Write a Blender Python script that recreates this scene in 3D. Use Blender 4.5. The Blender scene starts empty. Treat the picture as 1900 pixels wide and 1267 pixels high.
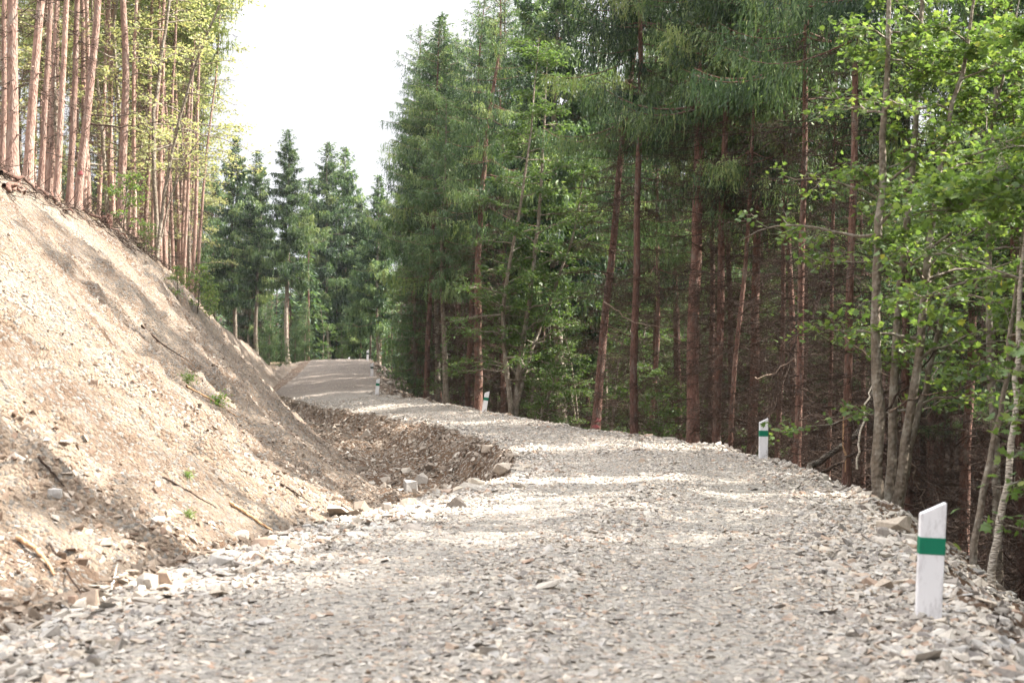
import bpy, bmesh, math, random
import numpy as np
from mathutils import Vector, Matrix, Euler
from mathutils.bvhtree import BVHTree

rng = np.random.default_rng(11)
SC = bpy.context.scene
COL = SC.collection
R = math.radians
TAU = 2 * math.pi

# ------------------------------------------------------------------ camera
LENS = 50.0
FPX = 1900 * LENS / 36.0
EYE = 1.62
PITCH = math.atan(66.5 / FPX)          # the horizon lies a little under the middle of the frame
cam = bpy.data.cameras.new('camera')
cam.lens = LENS
cam.sensor_width = 36
cam.clip_end = 3000
cam.dof.use_dof = True
cam.dof.focus_distance = 34
cam.dof.aperture_fstop = 2.8
cam_o = bpy.data.objects.new('camera', cam)
COL.objects.link(cam_o)
cam_o.location = (0, 0, EYE)
cam_o.rotation_euler = (R(90) + PITCH, 0, 0)
SC.camera = cam_o

def ray(px, py):
    u, v = (px - 950) / FPX, (633.5 - py) / FPX
    c, s = math.cos(PITCH), math.sin(PITCH)
    return np.array([u, c - v * s, s + v * c])

def at(px, py, Y):
    d = ray(px, py)
    return d * (Y / d[1]) + np.array([0, 0, EYE])

# ------------------------------------------------------------------ mesh helpers
class MB:
    """collects vertices, faces and a per-vertex tint, and links them as ONE mesh"""
    def __init__(s):
        s.V, s.L, s.N, s.M, s.T, s.n = [], [], [], [], [], 0
    def add(s, V, F, mat=0, tint=0.5):
        V = np.asarray(V, dtype=np.float32).reshape(-1, 3)
        F = np.asarray(F, dtype=np.int64)
        if len(V) == 0 or len(F) == 0: return
        s.V.append(V)
        s.L.append((F + s.n).ravel())
        s.N.append(np.full(len(F), F.shape[1], dtype=np.int32))
        s.M.append(np.full(len(F), mat, dtype=np.int32))
        t = np.asarray(tint, dtype=np.float32)
        s.T.append(np.full(len(V), float(t), dtype=np.float32) if t.ndim == 0 else t.ravel())
        s.n += len(V)
    def mesh(s, name, mats, smooth=False):
        V = np.concatenate(s.V); L = np.concatenate(s.L).astype(np.int32)
        N = np.concatenate(s.N); Mi = np.concatenate(s.M); T = np.concatenate(s.T)
        me = bpy.data.meshes.new(name)
        me.vertices.add(len(V)); me.vertices.foreach_set('co', V.ravel())
        me.loops.add(len(L)); me.loops.foreach_set('vertex_index', L)
        me.polygons.add(len(N))
        st = np.zeros(len(N), dtype=np.int32); st[1:] = np.cumsum(N)[:-1]
        me.polygons.foreach_set('loop_start', st)
        for m in mats: me.materials.append(m)
        me.polygons.foreach_set('material_index', Mi)
        me.polygons.foreach_set('use_smooth', np.full(len(N), smooth, dtype=bool))
        a = me.attributes.new('tint', 'FLOAT', 'POINT'); a.data.foreach_set('value', T)
        me.update(calc_edges=True)
        return me

def link(name, me, parent=None):
    o = bpy.data.objects.new(name, me)
    COL.objects.link(o)
    if parent is not None: o.parent = parent
    return o

def tag(o, label=None, cat=None, group=None, kind=None):
    if label: o['label'] = label
    if cat: o['category'] = cat
    if group: o['group'] = group
    if kind: o['kind'] = kind
    return o

def unit(v):
    return v / np.maximum(np.linalg.norm(v, axis=-1, keepdims=True), 1e-9)

def tubes(mb, P, Rr, sides=6, mat=0, tint=0.5, cap=False):
    """P (B,n,3) paths, Rr (B,n) radii -> quads"""
    P = np.asarray(P, float); Rr = np.asarray(Rr, float)
    if P.ndim == 2: P, Rr = P[None], Rr[None]
    B, n, _ = P.shape
    T = unit(np.gradient(P, axis=1))
    mean = unit(T.mean(axis=1, keepdims=True))
    ref = np.where(np.abs(mean[..., 2:3]) > 0.8, np.array([1., 0, 0]), np.array([0., 0, 1.]))
    N = unit(np.cross(T, np.broadcast_to(ref, T.shape)))
    Bn = np.cross(T, N)
    a = np.arange(sides) / sides * TAU
    V = P[:, :, None] + Rr[:, :, None, None] * (np.cos(a)[None, None, :, None] * N[:, :, None] + np.sin(a)[None, None, :, None] * Bn[:, :, None])
    idx = np.arange(B * n * sides).reshape(B, n, sides)
    nx = np.roll(idx, -1, axis=2)
    F = np.stack([idx[:, :-1], nx[:, :-1], nx[:, 1:], idx[:, 1:]], -1).reshape(-1, 4)
    t = np.asarray(tint, float)
    if t.ndim: t = np.repeat(t, n * sides)
    mb.add(V.reshape(-1, 3), F, mat, t)
    if cap:
        mb.add(V[:, -1].reshape(-1, 3), np.arange(B * sides).reshape(B, sides), mat, tint if np.ndim(tint) == 0 else np.repeat(tint, sides))

def blades(mb, P, D, L, W, S, mat=0, tint=0.5):
    """narrow leaf-shaped quads: base P, direction D, length L, width W, side vector S"""
    L = np.broadcast_to(L, (len(P),))[:, None]; W = np.broadcast_to(W, (len(P),))[:, None]
    D = unit(D); S = unit(S - (S * D).sum(-1, keepdims=True) * D)
    V = np.stack([P, P + D * L * .45 + S * W * .5, P + D * L, P + D * L * .45 - S * W * .5], 1)
    F = np.arange(len(P) * 4).reshape(-1, 4)
    t = np.asarray(tint, float)
    if t.ndim: t = np.repeat(t, 4)
    mb.add(V.reshape(-1, 3), F, mat, t)

def rand_dirs(n, r):
    v = r.normal(size=(n, 3)); return unit(v)

# value noise
def _h(ix, iy, s):
    n = (ix.astype(np.int64) * 374761393 + iy.astype(np.int64) * 668265263 + s * 1442695041) & 0xffffffff
    n = ((n ^ (n >> 13)) * 1274126177) & 0xffffffff
    return ((n ^ (n >> 16)) & 0xffff) / 65535.0
def vnoise(x, y, s=0):
    ix, iy = np.floor(x), np.floor(y); fx, fy = x - ix, y - iy
    fx, fy = fx * fx * (3 - 2 * fx), fy * fy * (3 - 2 * fy)
    a, b = _h(ix, iy, s), _h(ix + 1, iy, s); c, d = _h(ix, iy + 1, s), _h(ix + 1, iy + 1, s)
    return (a + (b - a) * fx) * (1 - fy) + (c + (d - c) * fx) * fy - .5
def fbm(x, y, s=0, o=4):
    r, a = 0, 1.0
    for k in range(o):
        r = r + a * vnoise(x, y, s + k * 17); x, y, a = x * 2.03 + 3.1, y * 2.03 + 1.7, a * .5
    return r

# ------------------------------------------------------------------ materials
def newmat(name):
    m = bpy.data.materials.new(name); m.use_nodes = True
    nt = m.node_tree; nt.nodes.clear()
    out = nt.nodes.new('ShaderNodeOutputMaterial')
    b = nt.nodes.new('ShaderNodeBsdfPrincipled')
    nt.links.new(b.outputs[0], out.inputs[0])
    b.inputs['Specular IOR Level'].default_value = .25
    return m, nt, b, out
def nd(nt, t, **k):
    n = nt.nodes.new('ShaderNode' + t)
    for a, v in k.items():
        if a in n.inputs: n.inputs[a].default_value = v
        else: setattr(n, a, v)
    return n
def ramp(nt, src, stops, interp='LINEAR'):
    r = nt.nodes.new('ShaderNodeValToRGB'); cr = r.color_ramp; cr.interpolation = interp
    while len(cr.elements) < len(stops): cr.elements.new(.5)
    for e, (p, c) in zip(cr.elements, stops):
        e.position = p; e.color = (*c, 1)
    nt.links.new(src, r.inputs[0]); return r.outputs[0]
def mixc(nt, f, a, b, mode='MIX'):
    m = nt.nodes.new('ShaderNodeMix'); m.data_type = 'RGBA'; m.blend_type = mode
    for s, v in ((m.inputs[0], f), (m.inputs[6], a), (m.inputs[7], b)):
        if hasattr(v, 'is_linked'): nt.links.new(v, s)
        elif isinstance(v, (int, float)): s.default_value = v
        else: s.default_value = (*v, 1)
    return m.outputs[2]
def coords(nt, scale=(1, 1, 1), kind='Object'):
    tc = nt.nodes.new('ShaderNodeTexCoord'); mp = nt.nodes.new('ShaderNodeMapping')
    mp.inputs['Scale'].default_value = scale
    nt.links.new(tc.outputs[kind], mp.inputs[0]); return mp.outputs[0]
def tex(nt, t, vec, out=0, **k):
    n = nd(nt, t, **k); nt.links.new(vec, n.inputs['Vector']); return n.outputs[out]
def bump(nt, b, h, s=.5, d=.02):
    n = nd(nt, 'Bump', Strength=s, Distance=d); nt.links.new(h, n.inputs['Height']); nt.links.new(n.outputs[0], b.inputs['Normal'])
def tintout(nt):
    a = nt.nodes.new('ShaderNodeAttribute'); a.attribute_name = 'tint'; return a.outputs['Fac']

def leaf_mat(name, stops, trans_gain=(1.25, 1.35, .7), tr=.42):
    m, nt, b, out = newmat(name)
    oi = nt.nodes.new('ShaderNodeObjectInfo')
    c = ramp(nt, tintout(nt), stops)
    hs = nd(nt, 'HueSaturation'); nt.links.new(c, hs.inputs['Color'])
    mr = nd(nt, 'MapRange'); mr.inputs[3].default_value = .8; mr.inputs[4].default_value = 1.25
    nt.links.new(oi.outputs['Random'], mr.inputs[0]); nt.links.new(mr.outputs[0], hs.inputs['Value'])
    nt.links.new(hs.outputs[0], b.inputs['Base Color'])
    b.inputs['Roughness'].default_value = .5
    b.inputs['Specular IOR Level'].default_value = .35
    t = nd(nt, 'BsdfTranslucent')
    nt.links.new(mixc(nt, 1.0, hs.outputs[0], trans_gain, 'MULTIPLY'), t.inputs[0])
    mx = nt.nodes.new('ShaderNodeMixShader'); mx.inputs[0].default_value = tr
    nt.links.new(b.outputs[0], mx.inputs[1]); nt.links.new(t.outputs[0], mx.inputs[2]); nt.links.new(mx.outputs[0], out.inputs[0])
    return m

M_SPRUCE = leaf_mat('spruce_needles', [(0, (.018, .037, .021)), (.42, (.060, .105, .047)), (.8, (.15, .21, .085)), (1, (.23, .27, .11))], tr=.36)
M_YOUNG = leaf_mat('young_spruce_needles', [(0, (.045, .082, .040)), (.6, (.095, .15, .068)), (1, (.17, .22, .10))], tr=.35)
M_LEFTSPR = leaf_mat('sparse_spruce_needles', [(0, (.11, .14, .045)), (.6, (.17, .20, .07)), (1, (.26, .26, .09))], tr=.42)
M_MAPLE = leaf_mat('maple_leaves', [(0, (.06, .105, .036)), (.55, (.108, .165, .052)), (.93, (.18, .225, .07)), (1, (.40, .30, .07))], (1.35, 1.4, .7), tr=.48)
M_BEECH = leaf_mat('beech_leaves', [(0, (.05, .09, .034)), (.6, (.085, .135, .045)), (1, (.13, .18, .055))], (1.3, 1.35, .7), tr=.45)
M_WEED = leaf_mat('weed_leaves', [(0, (.10, .19, .03)), (1, (.20, .29, .05))], (1.2, 1.3, .5), tr=.4)
M_YELLOW = leaf_mat('yellowing_leaves', [(0, (.19, .23, .11)), (.5, (.31, .33, .16)), (.85, (.42, .40, .19)), (1, (.50, .42, .18))], (1.2, 1.2, .85), tr=.45)

def bark_mat(name, cols, lichen=None, vs=9, hs=3.0):
    m, nt, b, out = newmat(name)
    v = coords(nt, (vs, vs, hs))
    n1 = tex(nt, 'TexNoise', v, Scale=2.2, Detail=7.0, Roughness=.65)
    c = ramp(nt, n1, cols)
    if lichen:
        v2 = coords(nt, (3.0, 3.0, 1.3))
        n2 = tex(nt, 'TexNoise', v2, Scale=1.7, Detail=5.0, Roughness=.7)
        f = ramp(nt, n2, [(.50, (0, 0, 0)), (.66, (1, 1, 1))])
        c = mixc(nt, f, c, lichen)
    oi = nt.nodes.new('ShaderNodeObjectInfo')
    hsn = nd(nt, 'HueSaturation'); nt.links.new(c, hsn.inputs['Color'])
    mr = nd(nt, 'MapRange'); mr.inputs[3].default_value = .75; mr.inputs[4].default_value = 1.3
    nt.links.new(oi.outputs['Random'], mr.inputs[0]); nt.links.new(mr.outputs[0], hsn.inputs['Value'])
    nt.links.new(hsn.outputs[0], b.inputs['Base Color'])
    b.inputs['Roughness'].default_value = .95
    vo = tex(nt, 'TexVoronoi', v, Scale=3.5)
    mm = nd(nt, 'Math', operation='ADD'); nt.links.new(n1, mm.inputs[0]); nt.links.new(vo, mm.inputs[1])
    bump(nt, b, mm.outputs[0], .8, .03)
    return m
M_BARK = bark_mat('spruce_bark', [(.25, (.06, .031, .024)), (.5, (.145, .078, .058)), (.75, (.245, .145, .11))], (.175, .14, .115))
M_GREYBARK = bark_mat('grey_bark', [(.25, (.075, .06, .045)), (.5, (.16, .13, .10)), (.75, (.25, .21, .165))], (.29, .265, .22), 5, 4.0)
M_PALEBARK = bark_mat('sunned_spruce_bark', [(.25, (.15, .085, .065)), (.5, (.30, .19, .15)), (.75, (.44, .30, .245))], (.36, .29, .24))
M_BIRCH = bark_mat('birch_bark', [(.28, (.05, .04, .035)), (.42, (.38, .33, .27)), (.8, (.58, .52, .44))], None, 5, 14)
M_DEAD = bark_mat('dead_twig_bark', [(.25, (.026, .016, .011)), (.55, (.056, .036, .026)), (.8, (.25, .18, .135))])
M_PALETWIG = bark_mat('weathered_twig', [(.25, (.14, .10, .075)), (.6, (.27, .20, .155)), (.85, (.38, .31, .25))])
M_FRESH = bark_mat('split_wood', [(.2, (.30, .17, .09)), (.8, (.52, .34, .2))])

STONE_STOPS = [(0, (.165, .15, .14)), (.15, (.29, .262, .235)), (.45, (.425, .387, .338)), (.62, (.345, .333, .32)), (.78, (.475, .42, .35)), (.9, (.31, .22, .165)), (1, (.53, .505, .465))]
def stone_mat(name='stone', stops=STONE_STOPS):
    m, nt, b, out = newmat(name)
    c = ramp(nt, tintout(nt), stops)
    v = coords(nt)
    n = tex(nt, 'TexNoise', v, Scale=28.0, Detail=6.0, Roughness=.7)
    c = mixc(nt, .55, c, ramp(nt, n, [(.3, (.45, .43, .42)), (.7, (1.25, 1.22, 1.16))]), 'MULTIPLY')
    nt.links.new(c, b.inputs['Base Color']); b.inputs['Roughness'].default_value = .9
    bump(nt, b, n, .5, .012)
    return m
M_STONE = stone_mat()

def road_mat():
    m, nt, b, out = newmat('road_gravel')
    v = coords(nt)
    wn = nt.nodes.new('ShaderNodeTexNoise'); wn.inputs['Scale'].default_value = 14; nt.links.new(v, wn.inputs['Vector'])
    vv = mixc(nt, .04, v, wn.outputs['Color'], 'ADD')
    a = nd(nt, 'TexVoronoi', Scale=19.0); nt.links.new(vv, a.inputs['Vector'])
    sp = nt.nodes.new('ShaderNodeSeparateColor'); nt.links.new(a.outputs['Color'], sp.inputs[0])
    c = ramp(nt, sp.outputs[0], [(0, (.21, .195, .18)), (.3, (.33, .31, .28)), (.6, (.385, .36, .325)), (.85, (.44, .40, .345)), (1, (.31, .24, .185))])
    fine = tex(nt, 'TexNoise', v, Scale=60.0, Detail=4.0)
    c = mixc(nt, .5, c, ramp(nt, fine, [(.3, (.5, .48, .47)), (.7, (1.2, 1.2, 1.18))]), 'MULTIPLY')
    big = tex(nt, 'TexNoise', v, Scale=.35, Detail=5.0, Roughness=.6)
    c = mixc(nt, .6, c, ramp(nt, big, [(.35, (.78, .76, .74)), (.62, (1.08, 1.06, 1.03))]), 'MULTIPLY')
    sx = nt.nodes.new('ShaderNodeSeparateXYZ'); nt.links.new(v, sx.inputs[0])     # stretch beyond the ditch: browner earth, plus some shade painted into the colour
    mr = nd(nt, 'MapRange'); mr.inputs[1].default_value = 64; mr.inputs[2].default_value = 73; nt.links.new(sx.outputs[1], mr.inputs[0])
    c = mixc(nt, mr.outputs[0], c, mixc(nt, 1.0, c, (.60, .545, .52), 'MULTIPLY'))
    nt.links.new(c, b.inputs['Base Color']); b.inputs['Roughness'].default_value = .95
    mm = nd(nt, 'Math', operation='SUBTRACT'); nt.links.new(fine, mm.inputs[0]); nt.links.new(a.outputs['Distance'], mm.inputs[1])
    bump(nt, b, mm.outputs[0], .9, .05)
    return m
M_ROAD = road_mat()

def earth_mat(name, cols, stonecol=(.46, .41, .35), amt=.55, fs=1.0, streak=False):
    m, nt, b, out = newmat(name)
    v = coords(nt)
    n1 = tex(nt, 'TexNoise', v, Scale=.55, Detail=8.0, Roughness=.66)
    c = ramp(nt, n1, cols)
    if streak:                                            # wash marks that run down the fall line
        m1_ = nt.nodes.new('ShaderNodeMapping'); m1_.inputs['Rotation'].default_value = (0, R(-42), 0); nt.links.new(v, m1_.inputs[0])
        m2_ = nt.nodes.new('ShaderNodeMapping'); m2_.inputs['Scale'].default_value = (.16, 1.3, 1); nt.links.new(m1_.outputs[0], m2_.inputs[0])
        ns = tex(nt, 'TexNoise', m2_.outputs[0], Scale=1.1, Detail=7.0, Roughness=.6)
        c = mixc(nt, .8, c, ramp(nt, ns, [(.36, (.50, .42, .37)), (.50, (.98, .97, .96)), (.66, (1.18, 1.16, 1.14))]), 'MULTIPLY')
    n2 = tex(nt, 'TexNoise', v, Scale=7.0 * fs, Detail=8.0, Roughness=.72)
    c = mixc(nt, .75, c, ramp(nt, n2, [(.32, (.48, .42, .38)), (.5, (1, .98, .96)), (.68, (1.25, 1.2, 1.14))]), 'MULTIPLY')
    a = nd(nt, 'TexVoronoi', Scale=26.0 * fs); nt.links.new(v, a.inputs['Vector'])
    sp = nt.nodes.new('ShaderNodeSeparateColor'); nt.links.new(a.outputs['Color'], sp.inputs[0])
    f = ramp(nt, sp.outputs[1], [(1 - amt - .03, (0, 0, 0)), (1 - amt + .03, (1, 1, 1))])
    sc = mixc(nt, sp.outputs[0], tuple(x * .62 for x in stonecol), stonecol)
    c = mixc(nt, f, c, sc)
    nt.links.new(c, b.inputs['Base Color']); b.inputs['Roughness'].default_value = .97
    m1 = nd(nt, 'Math', operation='MULTIPLY'); m1.inputs[1].default_value = 2.2; nt.links.new(n2, m1.inputs[0])
    m2 = nd(nt, 'Math', operation='SUBTRACT'); nt.links.new(m1.outputs[0], m2.inputs[0]); nt.links.new(a.outputs['Distance'], m2.inputs[1])
    bump(nt, b, m2.outputs[0], 1.0, .11)
    return m
M_BANK = earth_mat('bank_earth', [(.3, (.20, .135, .09)), (.48, (.37, .29, .22)), (.7, (.47, .395, .315))], (.40, .355, .305), amt=.3, streak=True)
M_DITCH = earth_mat('ditch_earth', [(.3, (.12, .07, .042)), (.5, (.18, .115, .073)), (.7, (.25, .18, .125))], amt=.2, fs=.8)
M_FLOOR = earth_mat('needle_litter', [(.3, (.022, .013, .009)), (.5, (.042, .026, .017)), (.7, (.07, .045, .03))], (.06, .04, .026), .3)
M_HILL = earth_mat('hill_litter', [(.3, (.14, .10, .065)), (.5, (.25, .19, .12)), (.7, (.27, .25, .14))], (.30, .22, .15), .35)

def paint_mat(name, base, dirt, amt):
    m, nt, b, out = newmat(name)
    v = coords(nt, (1, 1, .35))
    n = tex(nt, 'TexNoise', v, Scale=11.0, Detail=9.0, Roughness=.75)
    f = ramp(nt, n, [(amt, (0, 0, 0)), (amt + .22, (1, 1, 1))])
    c = mixc(nt, f, base, dirt)
    nt.links.new(c, b.inputs['Base Color']); b.inputs['Roughness'].default_value = .6
    bump(nt, b, tex(nt, 'TexNoise', coords(nt, (30, 30, 3)), Scale=3.0, Detail=5.0), .25, .004)
    return m
M_WHITE = paint_mat('white_paint', (.72, .71, .725), (.38, .36, .365), .5)
M_GREEN = paint_mat('green_paint', (.006, .155, .085), (.012, .12, .07), .55)
M_BLACK = paint_mat('dark_green_paint', (.012, .035, .03), (.03, .05, .045), .55)
M_PINK = paint_mat('pink_marking_paint', (.40, .11, .115), (.24, .09, .08), .42)

# ------------------------------------------------------------------ the ground: one cross-section for every distance
def curve(pts, Y, smooth=1.2):
    p = np.array(pts, float)
    ys = np.linspace(-60, 1000, 26501)
    out = []
    for k in range(1, p.shape[1]):
        v = np.interp(ys, p[:, 0], p[:, k])
        w = int(smooth / .04) * 2 + 1
        ker = np.hanning(w + 2)[1:-1]; ker /= ker.sum()
        v = np.convolve(np.pad(v, w // 2, mode='edge'), ker, mode='valid')
        out.append(np.interp(Y, ys, v))
    return out
E = EYE
RIGHT = [(-60, 2.2, -1.66), (6, 2.75, -1.66), (9.8, 3.15, -1.67), (14, 3.95, -1.66), (17.4, 4.55, -1.65), (21.2, 4.95, -1.65), (25.9, 5.25, -1.65), (28.6, 5.2, -1.65), (33.8, 4.55, -1.6), (40.8, 2.3, -1.5), (53.2, -.9, -1.27), (62.7, -4.2, -.95), (66.8, -6.1, -.83), (83.5, -7.95, .1), (105, -10.5, 1.23), (112, -11.2, 1.36), (125, -13.9, 1.0), (135, -20, .5), (150, -36, -.6), (1000, -900, -10)]
LEFT = [(-60, -3.6, -1.6), (6, -3.3, -1.6), (8.9, -3.2, -1.62), (10, -3.12, -1.62), (13, -2.75, -1.62), (15, -2.33, -1.62), (17.1, -1.7, -1.62), (19.4, -1.1, -1.62), (21.4, -.55, -1.62), (23.5, -.05, -1.62), (26, .12, -1.62), (29, .08, -1.62), (34, -.4, -1.6), (38, -1.0, -1.58), (48, -3.2, -1.54), (57, -6.0, -1.45), (62.5, -8.3, -1.35), (75, -12.6, -.85), (90, -13.6, .1), (105, -14.9, 1.2), (112, -15.6, 1.36), (124, -19, 1.0), (130, -24, .5), (140, -36, -.6), (1000, -915, -10)]
TOE = [(-60, -4.0, -1.58), (6, -3.55, -1.58), (10, -3.3, -1.6), (13, -2.95, -1.6), (15, -2.55, -1.62), (18, -1.85, -1.72), (22, -2.0, -2.3), (27, -2.4, -2.6), (32, -3.0, -2.55), (41, -4.8, -2.4), (55, -7.7, -2.1), (62, -9.3, -1.9), (70, -11.9, -1.4), (75, -13.2, -1.1), (85, -14.0, -.35), (92, -14.5, .25), (105, -15.5, 1.15), (112, -16.3, 1.3), (124, -20, .95), (130, -25, .45), (140, -37, -.65), (1000, -920, -10)]
CREST = [(-60, -12.5, 4.4), (0, -12, 5), (10, -11.8, 5.4), (20, -11.3, 5.0), (30, -10.8, 4.3), (35, -10.7, 4.2), (43, -11.3, 4.05), (50, -12.2, 3.45), (55, -12.7, 2.95), (63, -14, 2.9), (76, -16.6, 3.3), (80, -16.8, 3.3), (85, -16.3, 2.3), (92, -15.6, .5), (105, -16.4, .95), (112, -17.4, 1.05), (124, -22, .7), (130, -27, .4), (140, -40, 0), (1000, -930, -9)]
FOOT = [(-60, 6, -4.3), (10, 6.6, -4.3), (20, 8.5, -4.4), (30, 9.0, -4.4), (40, 6.2, -4.0), (53, 3.0, -3.4), (62, .3, -2.8), (68, -2.6, -2.0), (75, -4.2, -1.6), (83.5, -5.0, -1.5), (105, -6.6, -1.3), (115, -7.6, -1.0), (135, -15, -1.5), (150, -31, -2.5), (1000, -890, -12)]

Ys = np.concatenate([np.linspace(-55, 2.4, 24), 2.5 * 1.0068 ** np.arange(0, 620)])
Ys = np.concatenate([Ys, np.linspace(Ys[-1] + 3, 300, 36), np.linspace(330, 950, 14)])
nR = len(Ys)
ed = {k: curve(p, Ys, s) for k, p, s in (('R', RIGHT, 1.6), ('L', LEFT, 1.0), ('T', TOE, 1.6), ('C', CREST, 2.0), ('F', FOOT, 2.5))}
NC = dict(hill=70, bank=150, ditch=34, road=120, shoulder=46, floor=100)
X, Z, A, SEC, start, c0 = [], [], [], [], {}, 0
def section(name, xs, zs):
    global c0
    n = xs.shape[1]
    start[name] = (c0, c0 + n - 1)
    if X: xs, zs = xs[:, 1:], zs[:, 1:]; start[name] = (c0 - 1, c0 + n - 2)
    X.append(xs); Z.append(zs); c0 += xs.shape[1]
def lerp(a, b, t): return a[:, None] * (1 - t[None]) + b[:, None] * t[None]
# hill left of the crest (from far left to the crest)
t = np.linspace(1, 0, NC['hill']) ** 2.4
cx, cz = ed['C']
dist = t[None] * 600
slope = np.interp(Ys, [-60, 40, 62, 85, 100, 130, 1000], [.42, .42, .34, .15, -.06, -.06, .0])
rise = slope[:, None] * 45 * (1 - np.exp(-dist / 45))
section('hill', cx[:, None] - dist, cz[:, None] + rise)
t = np.linspace(1, 0, NC['bank'])
tx, tz = ed['T']
prof = t - .035 * np.sin(t * math.pi) - .03 * np.sin(t * math.pi * 2)
section('bank', lerp(tx, cx, t), lerp(tz, cz, prof))
t = np.linspace(0, 1, NC['ditch'])
lx, lz = ed['L']
t0_ = .5 + .26 * np.interp(Ys, [18, 22, 32, 38], [0, 1, 1, 0])[:, None]
st = np.clip((t[None] - t0_) / (1 - t0_), 0, 1)
st = st * st * (3 - 2 * st) * .5 + st * .5
section('ditch', lerp(tx, lx, t), tz[:, None] * (1 - st) + lz[:, None] * st)
t = np.linspace(0, 1, NC['road'])
rx, rz = ed['R']
section('road', lerp(lx, rx, t), lerp(lz, rz, t) + (.09 * np.sin(t * math.pi) - .025 * np.exp(-((t - .32) / .08) ** 2) - .025 * np.exp(-((t - .70) / .08) ** 2))[None])
t = np.linspace(0, 1, NC['shoulder'])
fx, fz = ed['F']
section('shoulder', lerp(rx, fx, t), lerp(rz, fz, t ** 1.12))
t = np.linspace(0, 1, NC['floor']) ** 2.4
dist = t[None] * 640
drop = -17 * (1 - np.exp(-dist / 42)) + 44 * np.clip((dist - 75) / 120, 0, 1) ** 1.1
section('floor', fx[:, None] + dist, fz[:, None] + drop)
X = np.concatenate(X, 1); Z = np.concatenate(Z, 1) + E
YY = np.repeat(Ys[:, None], X.shape[1], 1)
nC = X.shape[1]
amp = {}
def secmask(name, soft=6):
    a, b = start[name]; m = np.zeros(nC); m[a:b + 1] = 1
    k = np.ones(soft) / soft
    return np.convolve(np.pad(m, soft // 2, mode='edge'), k, mode='same')[soft // 2: soft // 2 + nC][None]
mb_, mr_, md_, ms_, mf_, mh_ = [secmask(s) for s in ('bank', 'road', 'ditch', 'shoulder', 'floor', 'hill')]
along = (Z + X) * .3                                            # streaks that run down the bank's fall line
wide = np.clip((lx - tx - .3) / 1.5, 0, 1)[:, None]
bankN = .55 * fbm(YY * .5, along, 3, 4) - .28 * np.clip(.12 - np.abs(fbm(YY * 1.1, along * .6, 5, 3)), 0, 1) / .12 + .22 * fbm(X * 1.5, YY * 1.5, 9, 5) + .16 * fbm(X * 4.5, YY * 4.5, 21, 4) + .035 * fbm(X * 13, YY * 13, 23, 2)
clod = np.clip(fbm(X * 2.6, YY * 2.6, 25, 4) - .10, 0, 1)
bankN = bankN + .42 * clod * (fbm(X * .35, YY * .35, 27, 2) > -.1)
bt = np.clip((Z - (tz + E)[:, None]) / np.maximum((cz - tz)[:, None], .3), 0, 1)
bankN = bankN * (.25 + .75 * np.sin(np.clip(bt, 0, 1) * math.pi) ** .5)
Z = Z + mb_ * bankN + mr_ * (.07 * fbm(X * .8, YY * .5, 31, 3) + .02 * fbm(X * 5, YY * 5, 33, 3)) \
    + md_ * (.05 + .25 * wide) * fbm(X * 1.5, YY * 1.5, 41, 4) + ms_ * (.28 * fbm(X * 1.1, YY * 1.1, 51, 4)) \
    + mf_ * (.9 * fbm(X * .16, YY * .16, 61, 4) + .2 * fbm(X * 1.2, YY * 1.2, 65, 3)) + mh_ * (.5 * fbm(X * .2, YY * .2, 71, 4) + .22 * fbm(X * 1.3, YY * 1.3, 73, 3))
GRID = np.stack([X, YY, Z], -1)

def sheet(name, a, b, mat, label=None):
    V = GRID[:, a:b + 1]; n = b - a + 1
    idx = np.arange(nR * n).reshape(nR, n)
    F = np.stack([idx[:-1, :-1], idx[:-1, 1:], idx[1:, 1:], idx[1:, :-1]], -1).reshape(-1, 4)
    m = MB(); m.add(V.reshape(-1, 3), F)
    o = link(name, m.mesh(name, [mat], True)); tag(o, label, None, None, 'structure')
    return o
sheet('hillside', *start['hill'], M_HILL, 'wooded hillside above the cut bank')
sheet('earth_bank', *start['bank'], M_BANK, 'bare sunlit earth bank cut along the road')
sheet('ditch', *start['ditch'], M_DITCH, 'stony ditch between the bank and the road')
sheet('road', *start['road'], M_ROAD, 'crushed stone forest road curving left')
sheet('embankment', *start['shoulder'], M_DITCH, 'stony embankment falling away beside the road')
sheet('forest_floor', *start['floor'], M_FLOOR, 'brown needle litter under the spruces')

st_ = 3
idx = np.arange(nR * nC).reshape(nR, nC)
cs = sorted(set(list(range(0, nC, st_)) + [nC - 1] + [v for p in start.values() for v in p]))
sub = GRID[:, cs]
ii = np.arange(nR * len(cs)).reshape(nR, len(cs))
FF = np.stack([ii[:-1, :-1], ii[:-1, 1:], ii[1:, 1:], ii[1:, :-1]], -1).reshape(-1, 4)
BVH = BVHTree.FromPolygons([Vector(v) for v in sub.reshape(-1, 3).tolist()], FF.tolist())
def gz(x, y):
    h = BVH.ray_cast(Vector((x, y, 400)), Vector((0, 0, -1)))
    return h[0].z if h[0] else 0.0
def hit(px, py):
    d = ray(px, py)
    h = BVH.ray_cast(Vector((0, 0, EYE)), Vector(d).normalized())
    return np.array(h[0]) if h[0] else None
def edge(name, y, k=0): return float(np.interp(y, Ys, ed[name][k]))

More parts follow.
